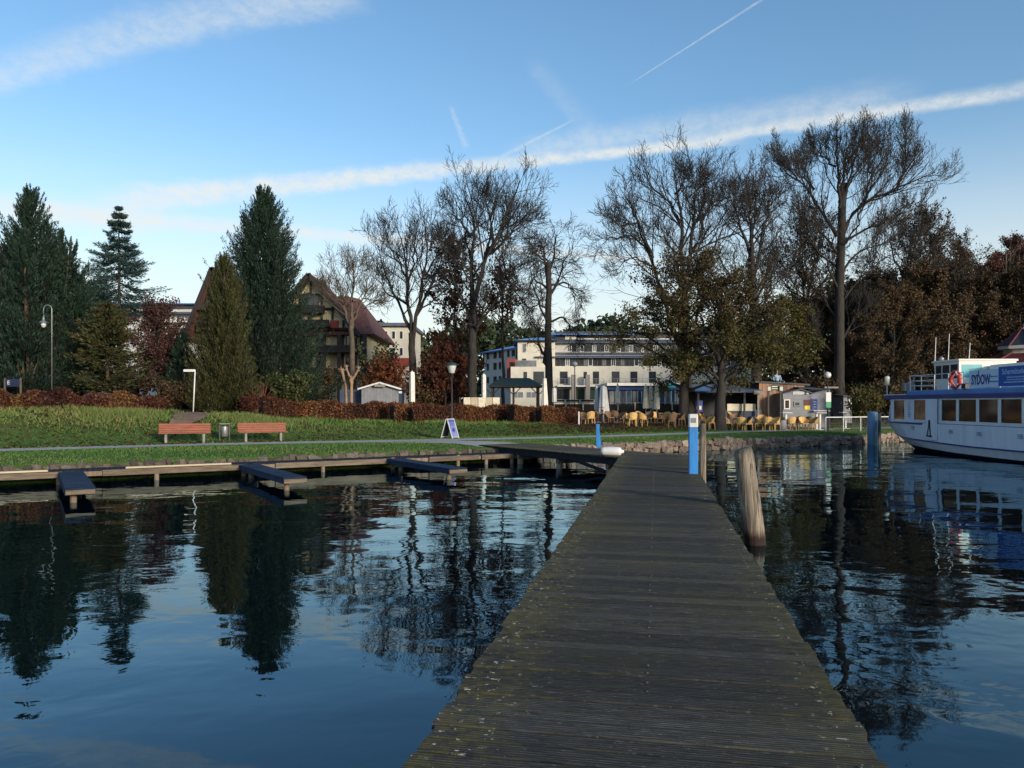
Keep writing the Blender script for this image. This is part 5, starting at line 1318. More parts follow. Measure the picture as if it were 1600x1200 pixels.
bar_table(1228, 48.4, 'white standing table below the left kiosk window'); bar_table(1276, 48.9, 'white standing table left of the pair at the kiosk shelf'); bar_table(1281, 48.0, 'white standing table nearest to the green notice board'); bar_table(1321, 50.5, 'white standing table right of the big trunk')
p = gp(1174, 46.8); q = thing('waste_bin', 'black waste bin between yellow chairs in front of the bar counter', 'bin', p)
MB().lathe([(.22, 0), (.25, .75), (.22, .80)], 12).build('bucket', M['black'], q, smooth=True); MB().lathe([(.24, .803), (.20, .86), (.02, .88)], 12).build('lid', M['dark_metal'], q, smooth=True)
p = gp(1222, 47.2); q = thing('waste_bin', 'grey waste bin below the right arch post in front of the kiosk', 'bin', p)
MB().lathe([(.24, 0), (.26, .6), (.24, .64)], 12).build('bucket', M['hut_grey'], q, smooth=True); MB().lathe([(.25, .643), (.2, .68), (.02, .69)], 12).build('lid', M['dark_metal'], q, smooth=True)
# folded parasols
def parasol(px_, D, ytop, ybot, wpx, m, label, taper=.55, folds=7, group='folded parasols'):
    p = gp(px_, D); k = D / F; zt = at(px_, ytop, D).z - p.z; zb = at(px_, ybot, D).z - p.z; r = wpx * k / 2
    q = thing('folded_parasol', label, 'parasol', p, 0, group)
    n = 28; vs = []; fs = []; hs_ = [0, .12, .35, .6, .85, .96, 1.0]; rs = [1, .98, .86, .74, .62, .5, .12]
    if taper > .9: rs = [1, 1, 1, .98, .96, .85, .15]
    for h, rr in zip(hs_, rs):
        for i in range(n):
            a = 2 * math.pi * i / n; rad = r * rr * (1 + .13 * math.cos(folds * a + h)); vs.append((rad * math.cos(a), rad * math.sin(a), zb + (zt - zb) * h + (.04 * math.cos(folds * a) if h == 0 else 0)))
    for j in range(len(hs_) - 1):
        for i in range(n): l = (i + 1) % n; fs.append((j * n + i, j * n + l, j * n + n + l, j * n + n + i))
    fs.append(tuple(range((len(hs_) - 1) * n, len(hs_) * n)))
    MB().add(vs, fs).build('canopy', m, q, smooth=True)
    MB().tube([(0, 0, 0), (0, 0, zt + .06)], .03, 8).build('pole', M['steel_grey'], q)
    MB().cbox(-.3, .3, -.3, .3, 0, .06, .02).build('base', M['concrete'], q)
parasol(644, 51, 580, 628, 8, M['cloth_white'], 'white parasol in its cover right of the grey hut', 1)
parasol(756, 53, 584, 630, 6.5, M['cloth_white'], 'slim white covered parasol at the left end of the gazebo', 1)
parasol(851, 53, 590, 635, 10, M['cloth_white'], 'wide white covered parasol at the right end of the gazebo')
parasol(866, 54, 606, 628, 7, M['cloth_white'], 'short white covered parasol right of the wide one at the gazebo', 1)
parasol(932, 51, 602, 640, 7, M['cloth_grey'], 'slim pale grey folded parasol left of the broad one at the café')
parasol(943, 50.5, 603, 646, 17, M['cloth_grey'], 'broad pale grey folded parasol behind the far blue post')
parasol(965, 54, 600, 629, 6, M['cloth_cream'], 'lone thin cream folded parasol before the blue glazing')
parasol(1009, 52, 602, 638, 9, M['cloth_cream'], 'left one of three cream folded parasols side by side')
parasol(1017, 52.4, 602, 638, 9, M['cloth_cream'], 'middle one of three cream folded parasols side by side')
parasol(1026, 52, 602, 639, 9, M['cloth_cream'], 'right one of three cream folded parasols side by side')
def white_stake(px_, D, yt, label):
    p = gp(px_, D); q = thing('white_post', label, 'post', p); h = at(px_, yt, D).z - p.z
    MB().cbox(-.04, .04, -.04, .04, 0, h, .01).build('shaft', M['white_paint'], q)
white_stake(904.5, 46.6, 643, 'thin white post at the right end of the beech hedge')

# ------------------------------------------------------------------ plants
def norm(v): return v / np.maximum(np.linalg.norm(v, axis=-1, keepdims=True), 1e-9)
def strands(P, Rr, m_sides):
    """tapered prisms along many polylines: P (N,K,3), Rr (N,K)"""
    N, K, _ = P.shape
    T = norm(np.gradient(P, axis=1)); ref = np.where(np.abs(T[..., 2:3]) > .9, np.array([1.0, 0, 0]), np.array([0, 0, 1.0]))
    A = norm(np.cross(T, ref)); B = np.cross(T, A)
    th = np.arange(m_sides) * 2 * np.pi / m_sides
    V = P[:, :, None] + (A[:, :, None] * np.cos(th)[None, None, :, None] + B[:, :, None] * np.sin(th)[None, None, :, None]) * Rr[:, :, None, None]
    i = (np.arange(N)[:, None, None] * K + np.arange(K - 1)[None, :, None]) * m_sides; k = np.arange(m_sides)[None, None, :]; kn = (k + 1) % m_sides
    Fc = np.stack([i + k, i + kn, i + m_sides + kn, i + m_sides + k], -1).reshape(-1, 4)
    return V.reshape(-1, 3), Fc
class Wood:
    rmin = .006
    def __init__(s, seed): s.rg = np.random.default_rng(seed); s.V = []; s.Fc = []; s.n = 0
    def add(s, P, Rr, sides):
        V, Fc = strands(P, Rr, sides); s.V.append(V); s.Fc.append(Fc + s.n); s.n += len(V)
    def resample(s, pts, r0, r1, K=9, wob=.0):
        pts = np.array(pts, float); d = np.r_[0, np.cumsum(np.linalg.norm(np.diff(pts, axis=0), axis=1))]; q = np.linspace(0, d[-1], K)
        P = np.stack([np.interp(q, d, pts[:, j]) for j in range(3)], -1)
        if wob: P[1:-1] += s.rg.normal(0, wob, (K - 2, 3))
        return P, r0 + (r1 - r0) * np.linspace(0, 1, K) ** .8
    def sprout(s, P, Rr, n, lrat, ang, K, trop, ratio, tmin=.2, wob=.18, minlen=.25, down=0.0):
        """children along every polyline"""
        rg = s.rg; N, KP, _ = P.shape
        t = tmin + (1 - tmin) * (np.arange(n)[None, :] + rg.random((N, n))) / n; t = np.clip(t, 0, .999)
        f = t * (KP - 1); i = f.astype(int); fr = (f - i)[..., None]; r_ = np.arange(N)[:, None]
        pos = P[r_, i] * (1 - fr) + P[r_, i + 1] * fr; pd = norm(P[r_, i + 1] - P[r_, i]); rad = Rr[r_, i] * (1 - fr[..., 0]) + Rr[r_, i + 1] * fr[..., 0]
        plen = np.linalg.norm(np.diff(P, axis=1), axis=2).sum(1)[:, None]
        rv = norm(rg.normal(size=pos.shape)); perp = norm(rv - pd * (rv * pd).sum(-1, keepdims=True))
        a = (ang * (.7 + .6 * rg.random((N, n))) * (1.08 - .5 * t))[..., None]
        d = norm(np.cos(a) * pd + np.sin(a) * perp)
        L = np.maximum(plen * lrat * (1.2 - .72 * t) * (.55 + .75 * rg.random((N, n))), minlen)
        pos = pos.reshape(-1, 3); d = d.reshape(-1, 3); L = L.reshape(-1, 1); r0 = np.maximum((rad * ratio).reshape(-1), s.rmin)
        out = [pos]; x = pos
        for k in range(1, K):
            tr = trop - down * (1 - k / K)
            d = norm(d + rg.normal(0, wob, d.shape) + np.array([0, 0, 1.0]) * tr); x = x + d * L / (K - 1); out.append(x)
        P2 = np.stack(out, 1); R2 = r0[:, None] * np.linspace(1, .42, K)[None, :]
        return P2, R2
    def mesh(s, name, m): return np_mesh(name, np.concatenate(s.V), np.concatenate(s.Fc), m, smooth=True)
def quads(c, u, v):
    V = np.stack([c - u, c - v, c + u, c + v], 1).reshape(-1, 3); return V, np.arange(4 * len(c)).reshape(-1, 4)
def leaves(name, m, parent, c, size, rg, aspect=.6, rnd=None, flat=0.0, clip=1.0):
    n = len(c); d = norm(rg.normal(size=(n, 3)) * np.array([1, 1, 1 - flat])); o = norm(np.cross(d, rg.normal(size=(n, 3)))); sz = size * (.6 + .8 * rg.random((n, 1)))
    V, Fc = quads(c, d * sz, o * sz * aspect)
    o_ = link(name, np_mesh(name, V, Fc, m, rg.random(n) if rnd is None else rnd), parent); return o_
def limb3(D, pts, base, rg, spread=.55):
    """image outline of a limb given as (px,py) points -> points in the tree's own frame with real depth"""
    out = []; y = 0.0; sg = rg.choice([-1, 1]) * rg.uniform(.3, 1.0)
    p0 = None
    for (a, b_) in pts:
        p = at(a, b_, D)
        if p0 is not None: y += sg * spread * math.hypot(p.x - p0.x, (p.z - p0.z) * .35)
        p0 = p; out.append((p.x - base.x, y, p.z - base.z))
    return out
def bare_tree(label, px_, D, trunk, limbs, r_trunk, seed, density=(9, 7, 5, 2), trop=.10, down=0.0, mt='bark', mtw='bark_twig', extra=0, extra_len=.35, ang=.85, group='bare autumn trees', leaf=None, squash=.12):
    rg = random.Random(seed); base = gp(px_, D); base.z -= .1; ytop0 = min(b_ for lm in limbs for a, b_ in lm[1])
    q = thing('bare_tree', label, 'tree', base, 0, group); w_ = Wood(seed); tw = Wood(seed + 1); tw.rmin = .0145
    tp = [(at(a, b_, D) - base) for a, b_ in trunk]; tp = [(p.x, 0, p.z) for p in tp]; tp[0] = (tp[0][0], 0, 0)
    P, Rr = w_.resample(tp, r_trunk, r_trunk * .62, 12, .03); Rr[0] *= 1.45; Rr[1] *= 1.12
    w_.add(P[None], Rr[None], 10)
    lp, lr = [], []
    for lm in limbs:
        rad = lm[0]; pts = limb3(D, [(a, 632 - (632 - b_) * (1 - squash * max(0, (632 - b_) / (632 - ytop0)) ** 2)) for a, b_ in lm[1]], base, rg); p_, r_ = w_.resample(pts, rad, rad * .16, 10, .06); lp.append(p_); lr.append(r_)
    # a few limbs towards and away from the viewer so that the crown is round
    ztop = max(float(p_[:, 2].max()) for p_ in lp) * 1.0
    if extra:
        for i in range(extra):
            s0 = lp[rg.randrange(len(lp))] if rg.random() < .6 else np.array(P[5:]); j = rg.randrange(len(s0) // 3, len(s0) - 1); o = np.array(s0[j]); H = tp[-1][2] * extra_len
            a = rg.choice([math.pi / 2, -math.pi / 2]) + rg.uniform(-.7, .7); L = min(H * rg.uniform(.5, 1), (ztop - o[2]) * .95)
            if L < 2.2: continue
            pts = [o, o + np.array([math.cos(a) * L * .35, math.sin(a) * L * .35, L * .25]), o + np.array([math.cos(a) * L * .6, math.sin(a) * L * .6, L * .62]), o + np.array([math.cos(a) * L * .72, math.sin(a) * L * .72, L])]
            p_, r_ = w_.resample(pts, lr[0][0] * .6, .03, 10, .06); lp.append(p_); lr.append(r_)
    LP, LR = np.stack(lp), np.stack(lr); w_.add(LP, LR, 6)
    n1, n2, n3, n4 = density
    P1, R1 = tw.sprout(LP, LR, n1, .50, ang, 6, trop, .5, .18, .16, .9, down); w_.add(P1, np.maximum(R1, .012), 5)
    P2, R2 = tw.sprout(P1, R1, n2 - 1, .62, ang, 5, trop * 1.3, .55, .2, .18, .7, down * .6); tw.add(P2, R2, 3)
    P3, R3 = tw.sprout(P2, R2, n3 - 1, .66, ang * .9, 4, trop * 1.6, .62, .25, .2, .5); tw.add(P3, R3, 3)
    if n4: P4, R4 = tw.sprout(P3, R3, n4, .62, ang * .8, 3, trop * 1.6, .75, .3, .2, .35); tw.add(P4, R4, 3)
    link('trunk', w_.mesh('trunk', M[mt]), q); link('twigs', tw.mesh('twigs', M[mtw]), q)
    if leaf:
        g = np.random.default_rng(seed); src = (P4[:, 1:] if n4 else P3[:, 1:]).reshape(-1, 3); c = src[g.integers(0, len(src), leaf[1])] + g.normal(0, .06, (leaf[1], 3))
        leaves('crown', M[leaf[0]], q, c, leaf[2], g)
    return q
bare_tree('tall bare chestnut with forked trunk at the centre beside the gazebo', 738, 58, [(738, 628), (738, 560), (738, 505), (739, 470)],
    [(.24, [(738, 480), (737, 400), (741, 335), (733, 285), (722, 243)]), (.24, [(739, 478), (756, 405), (784, 342), (800, 292), (812, 254)]), (.13, [(768, 385), (800, 340), (815, 312), (832, 288)]), (.12, [(737, 350), (712, 310), (694, 286)]),
     (.13, [(758, 400), (768, 330), (772, 285), (776, 252)]), (.12, [(770, 372), (769, 330), (760, 290), (758, 262)]), (.12, [(739, 520), (775, 470), (806, 415), (832, 398)]), (.10, [(738, 500), (715, 450), (700, 400), (695, 370)]), (.10, [(790, 335), (815, 318), (838, 316)]), (.09, [(741, 340), (755, 300), (752, 265)]),
     (.10, [(737, 440), (722, 400), (712, 350)]), (.10, [(776, 455), (800, 440), (822, 470)])], .42, 41, (10, 8, 5, 1), extra=4)
bare_tree('many stemmed bare chestnut left of the centre trees', 645, 61, [(646, 622), (645, 560), (643, 520)],
    [(.20, [(644, 530), (636, 430), (632, 365), (622, 322)]), (.20, [(645, 530), (660, 445), (670, 375), (668, 318)]), (.15, [(643, 515), (606, 432), (588, 372), (586, 350)]), (.14, [(650, 490), (688, 410), (697, 355)]), (.12, [(636, 470), (602, 450), (582, 412)]), (.13, [(638, 440), (645, 380), (648, 330)]), (.10, [(664, 420), (685, 370), (690, 330)]), (.10, [(634, 420), (612, 370), (606, 335)])],
    .40, 43, (10, 8, 5, 1), extra=4)
bare_tree('slim bare chestnut with drooping branches in front of the hotel', 858, 57, [(858, 632), (857, 545), (857, 440), (857, 410)],
    [(.17, [(857, 425), (865, 380), (868, 335), (866, 322)]), (.15, [(856, 425), (848, 365), (840, 330)]), (.12, [(857, 445), (834, 420), (826, 440), (824, 462)]), (.12, [(858, 440), (882, 428), (896, 445), (900, 470)]), (.13, [(858, 460), (880, 400), (892, 362), (890, 345)]), (.16, [(856, 572), (845, 545), (839, 520), (842, 500)]), (.10, [(857, 480), (838, 470), (826, 480), (822, 500)]), (.10, [(858, 500), (878, 490), (894, 510), (902, 535)]), (.10, [(857, 400), (832, 370), (830, 350)])],
    .34, 45, (8, 7, 5, 1), trop=.0, down=.12, extra=3)
bare_tree('small pale bare tree in front of the half timbered house', 549, 60, [(551, 624), (550, 545), (549, 500)],
    [(.17, [(550, 510), (550, 450), (552, 400), (548, 380)]), (.13, [(549, 515), (530, 450), (520, 410), (515, 392)]), (.13, [(551, 500), (572, 440), (585, 420), (590, 405)]), (.10, [(551, 460), (570, 455), (585, 460)]), (.09, [(533, 460), (512, 440), (500, 430)]), (.09, [(551, 430), (560, 400), (566, 385)])],
    .28, 47, (8, 7, 5, 1), mt='bark_pale', mtw='bark_pale', extra=3)
bare_tree('huge bare chestnut with many upright stems behind the oaks', 1074, 55, [(1074, 655), (1072, 560), (1069, 480), (1067, 440)],
    [(.24, [(1067, 450), (1063, 380), (1062, 300), (1050, 225), (1048, 188)]), (.22, [(1070, 460), (1078, 380), (1082, 285), (1085, 220), (1084, 184)]), (.15, [(1080, 380), (1093, 350), (1102, 288), (1112, 240), (1122, 215)]), (.22, [(1068, 560), (1042, 475), (1024, 405), (1008, 345), (995, 290), (984, 250)]), (.13, [(1020, 390), (1000, 330), (978, 285), (968, 268)]), (.14, [(1063, 320), (1040, 272), (1012, 238), (1003, 202)]),
     (.11, [(1019, 380), (992, 346), (955, 345), (940, 360)]), (.10, [(1024, 408), (992, 385), (968, 402), (962, 420)]), (.12, [(1085, 320), (1110, 290), (1128, 270)]), (.10, [(1055, 250), (1070, 215), (1066, 190)]), (.10, [(1062, 390), (1040, 350), (1020, 340)]), (.10, [(1083, 260), (1100, 220), (1106, 192)]), (.10, [(1000, 320), (975, 330), (950, 318)]), (.14, [(1075, 440), (1105, 395), (1128, 330), (1140, 300)])],
    .46, 49, (10, 8, 5, 1), extra=5, squash=.19)
bare_tree('dark bare chestnut between the huge chestnut and the broken topped tree', 1180, 56, [(1186, 652), (1181, 560), (1178, 470), (1174, 400)],
    [(.20, [(1175, 410), (1170, 330), (1163, 262), (1160, 232)]), (.15, [(1177, 430), (1190, 350), (1198, 292), (1213, 248)]), (.15, [(1173, 390), (1152, 335), (1140, 290), (1136, 270)]), (.12, [(1172, 365), (1182, 300), (1187, 250)]), (.12, [(1178, 470), (1145, 420), (1128, 380), (1110, 370)]), (.12, [(1180, 460), (1210, 400), (1225, 360), (1222, 330)]), (.10, [(1170, 330), (1150, 290), (1148, 255)]), (.10, [(1195, 310), (1210, 280), (1220, 270)]), (.12, [(1180, 500), (1205, 450), (1216, 395)])],
    .40, 51, (10, 8, 5, 1), extra=4)
bare_tree('tall dark tree with thick trunk broken off at the top', 1311, 58, [(1311, 660), (1311, 520), (1312, 430), (1315, 350), (1319, 286)],
    [(.13, [(1311, 480), (1338, 432), (1372, 402), (1404, 388)]), (.12, [(1311, 505), (1286, 455), (1260, 420), (1246, 405)]), (.11, [(1312, 425), (1345, 385), (1392, 366), (1425, 345)]), (.11, [(1312, 455), (1282, 402), (1252, 372), (1236, 350)]), (.12, [(1316, 300), (1326, 240), (1334, 195), (1340, 168)]), (.11, [(1312, 540), (1345, 490), (1385, 462)]), (.10, [(1311, 560), (1280, 520), (1255, 495)]), (.20, [(1315, 360), (1332, 318), (1356, 296), (1400, 276), (1444, 253)]), (.13, [(1350, 299), (1362, 250), (1386, 205), (1396, 182)]), (.15, [(1312, 310), (1308, 250), (1302, 205), (1305, 180)]), (.14, [(1312, 300), (1318, 235), (1335, 195), (1350, 174)]), (.17, [(1308, 360), (1284, 305), (1266, 262), (1238, 218)]), (.11, [(1272, 275), (1262, 235), (1268, 195)]), (.12, [(1313, 370), (1350, 350), (1398, 326), (1420, 320)]), (.12, [(1310, 390), (1272, 345), (1242, 332)]), (.11, [(1312, 330), (1330, 260), (1362, 205), (1375, 185)]), (.10, [(1400, 277), (1412, 240), (1420, 225)]), (.10, [(1265, 260), (1240, 250), (1228, 235)]), (.10, [(1306, 230), (1285, 200), (1280, 182)])],
    .43, 53, (11, 8, 5, 1), trop=.16, ang=.72, extra=6, squash=.10, leaf=('leaf_dark', 6000, .05))
bare_tree('dense grey twigged tree left of the broken topped trunk', 1262, 60, [(1262, 655), (1260, 540), (1256, 480)],
    [(.14, [(1258, 500), (1250, 430), (1240, 370), (1235, 335)]), (.14, [(1258, 490), (1268, 410), (1275, 350), (1280, 320)]), (.11, [(1256, 480), (1230, 430), (1215, 400)]), (.11, [(1260, 470), (1290, 420), (1302, 390)]), (.10, [(1254, 440), (1258, 380), (1256, 330)])], .28, 55, (9, 8, 5, 1), extra=3, leaf=('leaf_dark', 6000, .08))
bare_tree('dark twiggy tree behind the bow of the boat', 1420, 66, [(1420, 640), (1419, 500), (1418, 420)],
    [(.16, [(1418, 430), (1420, 370), (1424, 330), (1422, 302)]), (.13, [(1417, 440), (1395, 390), (1385, 350), (1390, 325)]), (.13, [(1420, 440), (1445, 390), (1452, 350)]), (.10, [(1416, 450), (1380, 430), (1362, 400)]), (.10, [(1422, 450), (1460, 420), (1475, 395)]), (.09, [(1420, 380), (1436, 350), (1440, 320)])], .34, 57, (10, 8, 5, 1), extra=4, leaf=('leaf_dark', 6000, .085))
bare_tree('dark twiggy tree above the wheelhouse of the boat', 1490, 72, [(1490, 640), (1489, 520), (1487, 450)],
    [(.16, [(1487, 460), (1490, 410), (1492, 372), (1486, 348)]), (.12, [(1486, 460), (1462, 420), (1455, 390)]), (.12, [(1488, 460), (1512, 420), (1520, 400)]), (.09, [(1490, 420), (1505, 390), (1502, 360)])], .34, 59, (9, 8, 5, 1), extra=4, leaf=('leaf_dark', 5000, .09))

def leafy_tree(name, label, px_, D, ytop, wpx, ybase, mats, seed, nleaf=22000, lsize=.13, r_trunk=.3, shape=1.0, mt='bark', group=None, gaps=.5, base=None, clear=.25, cat='tree', skew=0.0):
    """trunk, limbs reaching to an uneven crown, leaves clustered round the twig ends"""
    rg = np.random.default_rng(seed); base = gp(px_, D); k = D / F
    H = at(px_, ytop, D).z - base.z; rad = wpx * k / 2; zc0 = at(px_, ybase, D).z - base.z
    q = thing(name, label, cat, base, 0, group); w_ = Wood(seed)
    P, Rr = w_.resample([(0, 0, -.2), (.1, 0, H * .3), (-.1, .1, H * .6), (.05, 0, H * .86)], r_trunk, r_trunk * .18, 10, .04); Rr[0] *= 1.4; w_.add(P[None], Rr[None], 8)
    nl = 30; lp, lr = [], []
    for i in range(nl):
        u = (i + rg.random()) / nl; z0 = max(zc0 * .9, H * .12) + (H * .82 - max(zc0 * .9, H * .12)) * u; a = i * 2.4 + rg.normal(0, .4)
        zt = np.clip(zc0 + (H - zc0) * (u * .95 + .12 + rg.normal(0, .06)), zc0 * .95, H); f = (zt - zc0) / max(H - zc0, .1)
        rr = rad * (np.sin(np.pi * np.clip(.12 + .80 * f ** shape, 0, 1)) ** .65) * rg.uniform(.62, 1.08)
        e = np.array([math.cos(a) * rr + skew * rad, math.sin(a) * rr, zt]); s0 = np.array([0, 0, min(z0, zt * .92)])
        mid = s0 * .45 + e * .55 + np.array([0, 0, .12 * rr]); p_, r_ = w_.resample([s0, mid, e], r_trunk * .3 * (1.1 - .6 * u), .02, 8, .08); lp.append(p_); lr.append(r_)
    LP, LR = np.stack(lp), np.stack(lr); w_.add(LP, LR, 5)
    P1, R1 = w_.sprout(LP, LR, 8, .38, .8, 5, .06, .5, .3, .2, .5); w_.add(P1, R1, 3)
    P2, R2 = w_.sprout(P1, R1, 5, .5, .8, 4, .05, .6, .2, .2, .3); w_.add(P2, R2, 3)
    link('trunk', w_.mesh('trunk', M[mt]), q)
    src = np.concatenate([P2[:, 1:].reshape(-1, 3), P1[:, 2:].reshape(-1, 3)])
    wt_ = rg.random(len(src)) ** (2 * gaps + .2); pr = wt_ / wt_.sum()
    mats = mats if isinstance(mats, list) else [mats]
    for i, mm in enumerate(mats):
        n = nleaf // len(mats)
        sel = src if len(mats) == 1 else src
        zz = (src[:, 2] - zc0) / max(H - zc0, .1); pr2 = pr.copy()
        if len(mats) > 1: pr2 *= np.exp(-((zz - (.25 if i == 0 else .75)) / .32) ** 2) + .02; pr2 /= pr2.sum()
        c = src[rg.choice(len(src), n, p=pr2)] + rg.normal(0, .12 + .012 * rad, (n, 3))
        leaves('crown', M[mm], q, c, lsize, rg)
    return q
def copy_to(src, label, px_, D, rz, sc, group=None):
    c = copy_tree(src); c.location = gp(px_, D); c.rotation_euler = (0, 0, rz); c.scale = (sc, sc, sc); c['label'] = label
    if group: c['group'] = group
    return c
leafy_tree('oak_tree', 'broad oak with drooping lower boughs, left of the two trunks on the café lawn', 1068, 49.5, 392, 250, 612, ['leaf_oak', 'leaf_oakbrown'], 61, 23000, .072, .40, .9, gaps=.15, skew=.06)
leafy_tree('oak_tree', 'oak with olive leaves and knobbly trunk, right of the two on the café lawn', 1124, 47.5, 425, 190, 608, ['leaf_oak', 'leaf_oakbrown'], 63, 21000, .072, .42, .8, gaps=.15, skew=.12)
leafy_tree('oak_tree', 'olive leaved tree with low boughs above the wooden bar roof', 1212, 58, 470, 150, 580, 'leaf_oak', 65, 16000, .08, .22, .9, gaps=.4)
leafy_tree('beech_tree', 'rust brown leaved tree behind the central bare chestnut', 712, 65, 372, 100, 600, 'leaf_brown', 67, 8000, .12, .24, .9, gaps=.85)
leafy_tree('beech_tree', 'thin rust leaved tree with yellow tufts right of the central chestnut', 785, 66, 410, 66, 500, 'leaf_brown', 69, 2200, .12, .2, .9, gaps=.95)
leafy_tree('maple_tree', 'low glowing orange tree behind the grey hut', 602, 57, 566, 70, 620, 'leaf_orange', 71, 2600, .11, .12, .9, gaps=.6)
leafy_tree('maple_tree', 'small red leaved tree left of the central chestnut trunk', 694, 60, 545, 70, 622, 'leaf_rust', 73, 6000, .11, .12, .9, gaps=.6)
leafy_tree('maple_tree', 'dark red shrubby tree left of the olive cypress', 246, 48, 474, 86, 622, 'leaf_red', 75, 11500, .07, .10, 1.0, gaps=.5)
leafy_tree('deciduous_tree', 'round dark green crown between cypress and spruce', 140, 60, 440, 80, 600, 'leaf_green', 77, 16000, .13, .25, 1.0, gaps=.3)
# the dark wooded right hand side
wa = leafy_tree('forest_tree', 'dark brown wood tree right of the broken topped trunk', 1370, 68, 430, 150, 622, 'leaf_dark', 81, 52000, .085, .3, .9, gaps=.3)
wb = leafy_tree('forest_tree', 'rust red wood tree high above the boat stern', 1580, 80, 398, 170, 600, 'leaf_rustdark', 83, 52000, .09, .3, .9, gaps=.3)
wc = leafy_tree('forest_tree', 'dark wood tree with dense low crown behind the bow lamp', 1440, 62, 425, 160, 630, 'leaf_dark', 85, 54000, .085, .3, .8, gaps=.25)
G_ = 'trees of the dark wood on the right'
for o in (wa, wb, wc): o['group'] = G_
copy_to(wc, 'dark wood tree right behind the broken topped trunk', 1330, 74, 1.0, 1.05, G_)
copy_to(wa, 'dark wood tree left of the turret pavilion', 1530, 74, 2.0, 1.0, G_)
copy_to(wb, 'rust brown wood tree above the wheelhouse', 1500, 88, 2.6, 1.1, G_)
copy_to(wb, 'pale rust wood tree highest on the right slope', 1610, 96, 4.0, 1.15, G_)
copy_to(wc, 'dark wood tree beside the turret pavilion roof', 1560, 68, 4.1, 1.0, G_)
copy_to(wa, 'dark wood tree above the café kiosk', 1275, 72, 4.4, .9, G_)
copy_to(wc, 'dark wood tree between bow lamp and railing', 1395, 60, 2.2, .85, G_)
copy_to(wb, 'rust wood tree far up behind the bow', 1450, 98, 1.2, 1.15, G_)
copy_to(wa, 'dark wood tree closing the gap behind the mast antennas', 1480, 70, 5.2, .92, G_)
copy_to(wc, 'dark wood tree right of the turret pavilion', 1660, 66, 5.5, 1.1, G_)
copy_to(wa, 'dark wood tree far behind the grey shed', 1345, 92, 5.8, 1.1, G_)

